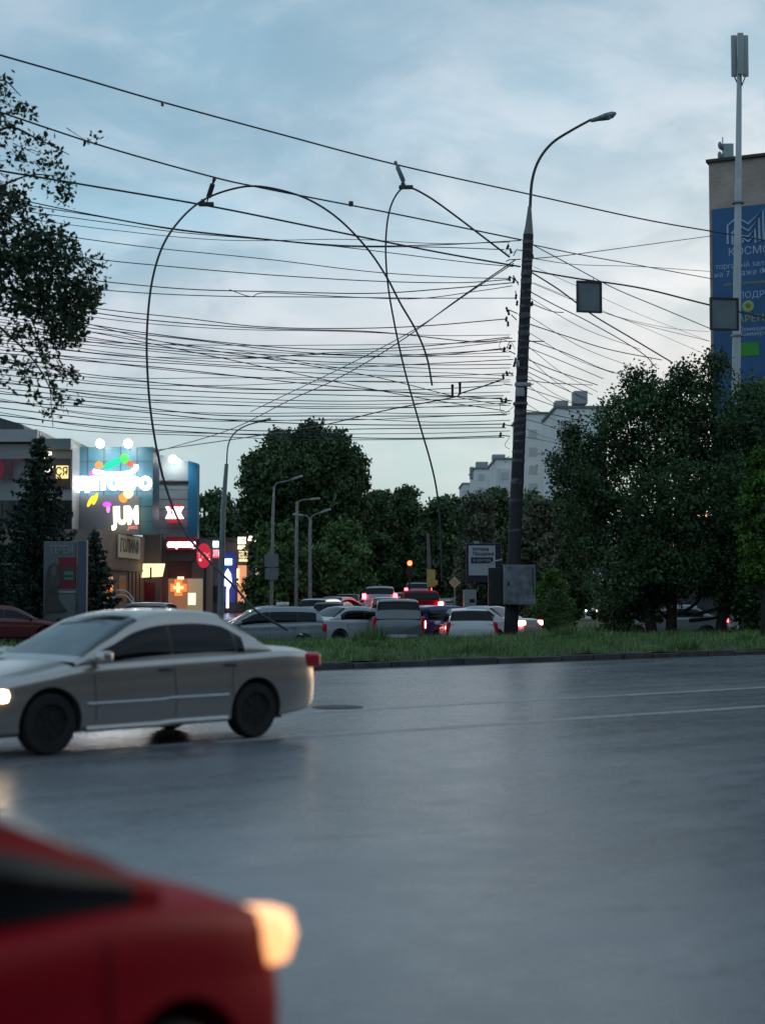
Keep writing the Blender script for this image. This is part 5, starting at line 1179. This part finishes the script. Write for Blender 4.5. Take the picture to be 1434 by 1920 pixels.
# ------------------------------------------------------------------ distant street furniture
def lamp_post(label, pl, arm, Y, r0=.12, r1=.07, m=M_steel, head=True, group='slim lamp posts by the side road'):
    base = P(pl[0][0], 1113, Y); base.z = G0; root = thing('street_lamp', label, 'street lamp', base, 0, group)
    pts = [Vector((0, 0, 0))] + [P(u, v, Y) - base for u, v in pl[1:]]
    MB().tube(pts, [r0 + (r1 - r0) * i / (len(pts) - 1) for i in range(len(pts))], 10).build('pole', m, root, smooth=True)
    for a_ in arm:
        w = crom([P(u, v, Y) - base for u, v in a_], 5); MB().tube(w, .04, 6).build('arm', m, root, smooth=True)
        if head:
            e = w[-1]; d = (w[-1] - w[-2]).normalized(); q = d.to_track_quat('X', 'Z').to_matrix().to_4x4()
            MB().box(e + d * .22, (.60, .22, .12), M=q, bev=.04).build('lamp_head', mat('lamp_head_pale', (.30, .32, .33), .5), root, smooth=True)
    return root
lamp_post('tapering pale pole with bent lamp arm beside the shop row', [(413, 0), (419, 950), (425, 870)], [[(425, 875), (428, 835), (440, 812), (462, 798), (490, 790)]], 80, .18, .10, mat('pale_pole', (.15, .19, .19), .6, vary=.2))
lamp_post('slim lamp post carrying two stacked grey boards', [(508, 0), (512, 960), (514, 912)], [[(514, 915), (520, 906), (538, 902), (550, 898)]], 84, .10, .05)
lamp_post('left of the two bare slim posts before the round tree', [(555, 0), (556, 1000), (557, 940)], [[(557, 945), (565, 938), (583, 936)]], 88)
lamp_post('right of the two bare slim posts, with a double arm', [(581, 0), (581, 1000), (582, 970)], [[(582, 975), (588, 966), (604, 960)], [(582, 980), (576, 968), (566, 966)]], 88)
lamp_post('thin wooden post carrying the yellow road sign', [(806, 0), (804, 1050), (802, 1000)], [], 86, .12, .09, mat('weathered_post', (.10, .11, .10), .8))
lamp_post('faint slim post deep among the trees behind the queue', [(616, 0), (618, 1010)], [[(618, 1014), (622, 1000), (634, 992)]], 105, .07, .05)
bs = thing('road_sign', 'two grey boards stacked on the slim lamp post', 'road sign', P(509, 1086, 83.7)); kk = 83.7 / F
MB().box((0, 0, 10 * kk), (24 * kk, .05, 21 * kk), bev=.01).build('lower_board', mat('board_grey', (.14, .16, .17), .5, vary=.15), bs)
MB().box((0, 0, 35 * kk), (26 * kk, .05, 24 * kk), bev=.01).build('upper_board', mat('board_grey', (.14, .16, .17), .5, vary=.15), bs)
ys = thing('road_sign', 'weathered yellow rectangular sign on the thin post', 'road sign', P(808, 1100, 85.6)); kk = 85.6 / F
MB().box((0, 0, 16 * kk), (16 * kk, .06, 32 * kk), bev=.01).build('board', mat('board_yellow', (.30, .28, .09), .6, vary=.25, scale=4), ys)
MB().box((6 * kk, -.04, 8 * kk), (13 * kk, .05, 9 * kk), bev=.01).build('side_plate', mat('board_yellow', (.30, .28, .09), .6), ys)
dsn = thing('road_sign', 'yellow and white diamond priority sign right of the yellow sign', 'road sign', (XU(852, 86), 86, G0)); kk = 86 / F; zc_ = ZV(1092, 86) - G0
MB().tube([(0, .05, 0), (0, .05, zc_ + .2)], .035, 8).build('post', M_steel, dsn)
MB().prism([(0, zc_ - 11 * kk), (11 * kk, zc_), (0, zc_ + 11 * kk), (-11 * kk, zc_)], -.03, 0).build('plate', mat('sign_white', (.40, .40, .36), .5), dsn)
MB().prism([(0, zc_ - 7.5 * kk), (7.5 * kk, zc_), (0, zc_ + 7.5 * kk), (-7.5 * kk, zc_)], -.04, -.034).build('field', mat('sign_amber', (.42, .26, .06), .5), dsn)
tl = thing('traffic_light', 'traffic light glowing red above the distant queue', 'traffic light', (XU(768, 96), 96, G0)); kk = 96 / F; zt_ = ZV(1056, 96) - G0
MB().tube([(0, .2, 0), (0, .2, zt_ + .3)], .06, 8).build('post', M_dsteel, tl)
MB().box((0, 0, zt_ - .3), (.36, .26, 1.0), bev=.04).build('housing', M_black, tl)
MB().lathe([(.02, 0), (.13, 0), (.15, .05), (.02, .06)], 20, Matrix.Translation((0, -.15, zt_)) @ Matrix.Rotation(R(90), 4, 'X')).build('red_lens', glow('signal_red', (1, .06, .02), 12), tl)
for dz in (-.3, -.6): MB().lathe([(.02, 0), (.12, 0), (.12, .03), (.02, .04)], 18, Matrix.Translation((0, -.14, zt_ + dz)) @ Matrix.Rotation(R(90), 4, 'X')).build('dark_lens', mat('lens_off', (.02, .02, .015), .3), tl)
# notice board on a stand near the pole
nbd = thing('notice_board', 'dark blue framed notice board with white panel left of the pole', 'notice board', (XU(906, 64), 64, G0)); kk = 64 / F
def nx(u): return (u - 906) * kk
def nz_(v): return ZV(v, 64) - G0
MB().box((0, 0, nz_(1055)), (66 * kk, .14, 74 * kk), bev=.03).build('frame', mat('frame_navy', (.016, .022, .045), .45), nbd)
MB().box((nx(903), -.085, nz_(1051)), (50 * kk, .02, 56 * kk), bev=.008).build('white_panel', mat('panel_white', (.40, .43, .47), .5, vary=.04), nbd)
MB().box((nx(903), -.105, nz_(1050.5)), (41 * kk, .02, 11 * kk), bev=.006).build('dark_bar', mat('frame_navy', (.016, .022, .045), .45), nbd)
text('lettering', 'Аптеки', 9 * kk, M_ink, nbd, (nx(885), -.10, nz_(1030)), align='LEFT', ext=.004, bold=.004)
text('lettering', 'Продажа', 9 * kk, M_ink, nbd, (nx(885), -.10, nz_(1038.5)), align='LEFT', ext=.004, bold=.004)
text('lettering', 'в центре', 8 * kk, mat('panel_white', (.4, .43, .47), .5), nbd, (nx(903), -.122, nz_(1050.5)), ext=.003)
for u_ in (884, 926): MB().tube([(nx(u_), .05, 0), (nx(u_), .05, nz_(1085))], .05, 8).build('post', M_dsteel, nbd)
MB().box((nx(893), -.02, nz_(1018)), (10 * kk, .1, 6 * kk), bev=.01).build('lamp', mat('lamp_head_pale', (.30, .32, .33), .5), nbd)
vb = thing('vending_box', 'pale grey green box with dark slots below the notice board', 'box', (XU(880, 60), 60, G0)); kk = 60 / F
MB().box((0, 0, 1.1), (24 * kk, .4, 1.9), bev=.02).build('housing', mat('pale_greenish', (.24, .29, .28), .5, vary=.1), vb)
MB().box((4 * kk, -.205, 1.62), (10 * kk, .01, .14)).build('slot', M_black, vb); MB().box((4 * kk, -.205, 1.25), (10 * kk, .01, .1)).build('slot', M_black, vb)
# red kiosks / parasols behind the queue
for u0, u1, v0, Y, lb in ((512, 548, 1100, 92, 'low red kiosk with grey roof behind the white taxi'), (580, 606, 1096, 92, 'taller red kiosk beside the slim double arm post')):
    r = thing('kiosk', lb, 'kiosk', (XU((u0 + u1) / 2, Y), Y, G0), 0, 'red kiosks behind the queue'); w = (u1 - u0) / F * Y; h = ZV(v0, Y) - G0
    MB().box((0, .8, h / 2 - .08), (w, 1.6, h - .16)).build('wall', mat('kiosk_red', (.22, .03, .035), .6, vary=.25, scale=1.5), r)
    MB().box((0, .8, h), (w * 1.08, 1.8, .16), bev=.03).build('roof', mat('kiosk_roof', (.14, .14, .15), .5), r)
    MB().box((0, -.01, h * .62), (w * .7, .04, h * .3)).build('window', mat('kiosk_window', (.10, .05, .05), .2), r)
S.render.film_transparent = False

# unseen house blocks behind the viewer, added to darken reflections in paint and glass
for i, (a_, h_, lb_) in enumerate(((-62, 18, 'unseen house block added behind the viewer to darken reflections, farthest left'), (-14, 22, 'unseen house block added directly behind the viewer to darken reflections'), (34, 18, 'unseen house block added behind the viewer on the right to darken reflections'), (82, 22, 'unseen house block added far along the near side of the avenue to darken reflections'), (130, 18, 'last unseen house block added along the near side of the avenue to darken reflections'))):
    r = thing('unseen_house', lb_, 'building', RN(a_, -24), TH, 'unseen added houses on the near side of the avenue')
    MB().box((0, 0, h_ / 2 - .05), (44, 12, h_)).build('wall', mat('dark_house', (.07, .055, .05), .8, vary=.2, scale=.4), r)
    MB().box((0, 0, h_ + .1), (44.6, 12.6, .3)).build('roof', mat('roof_edge', (.05, .04, .04), .7), r)
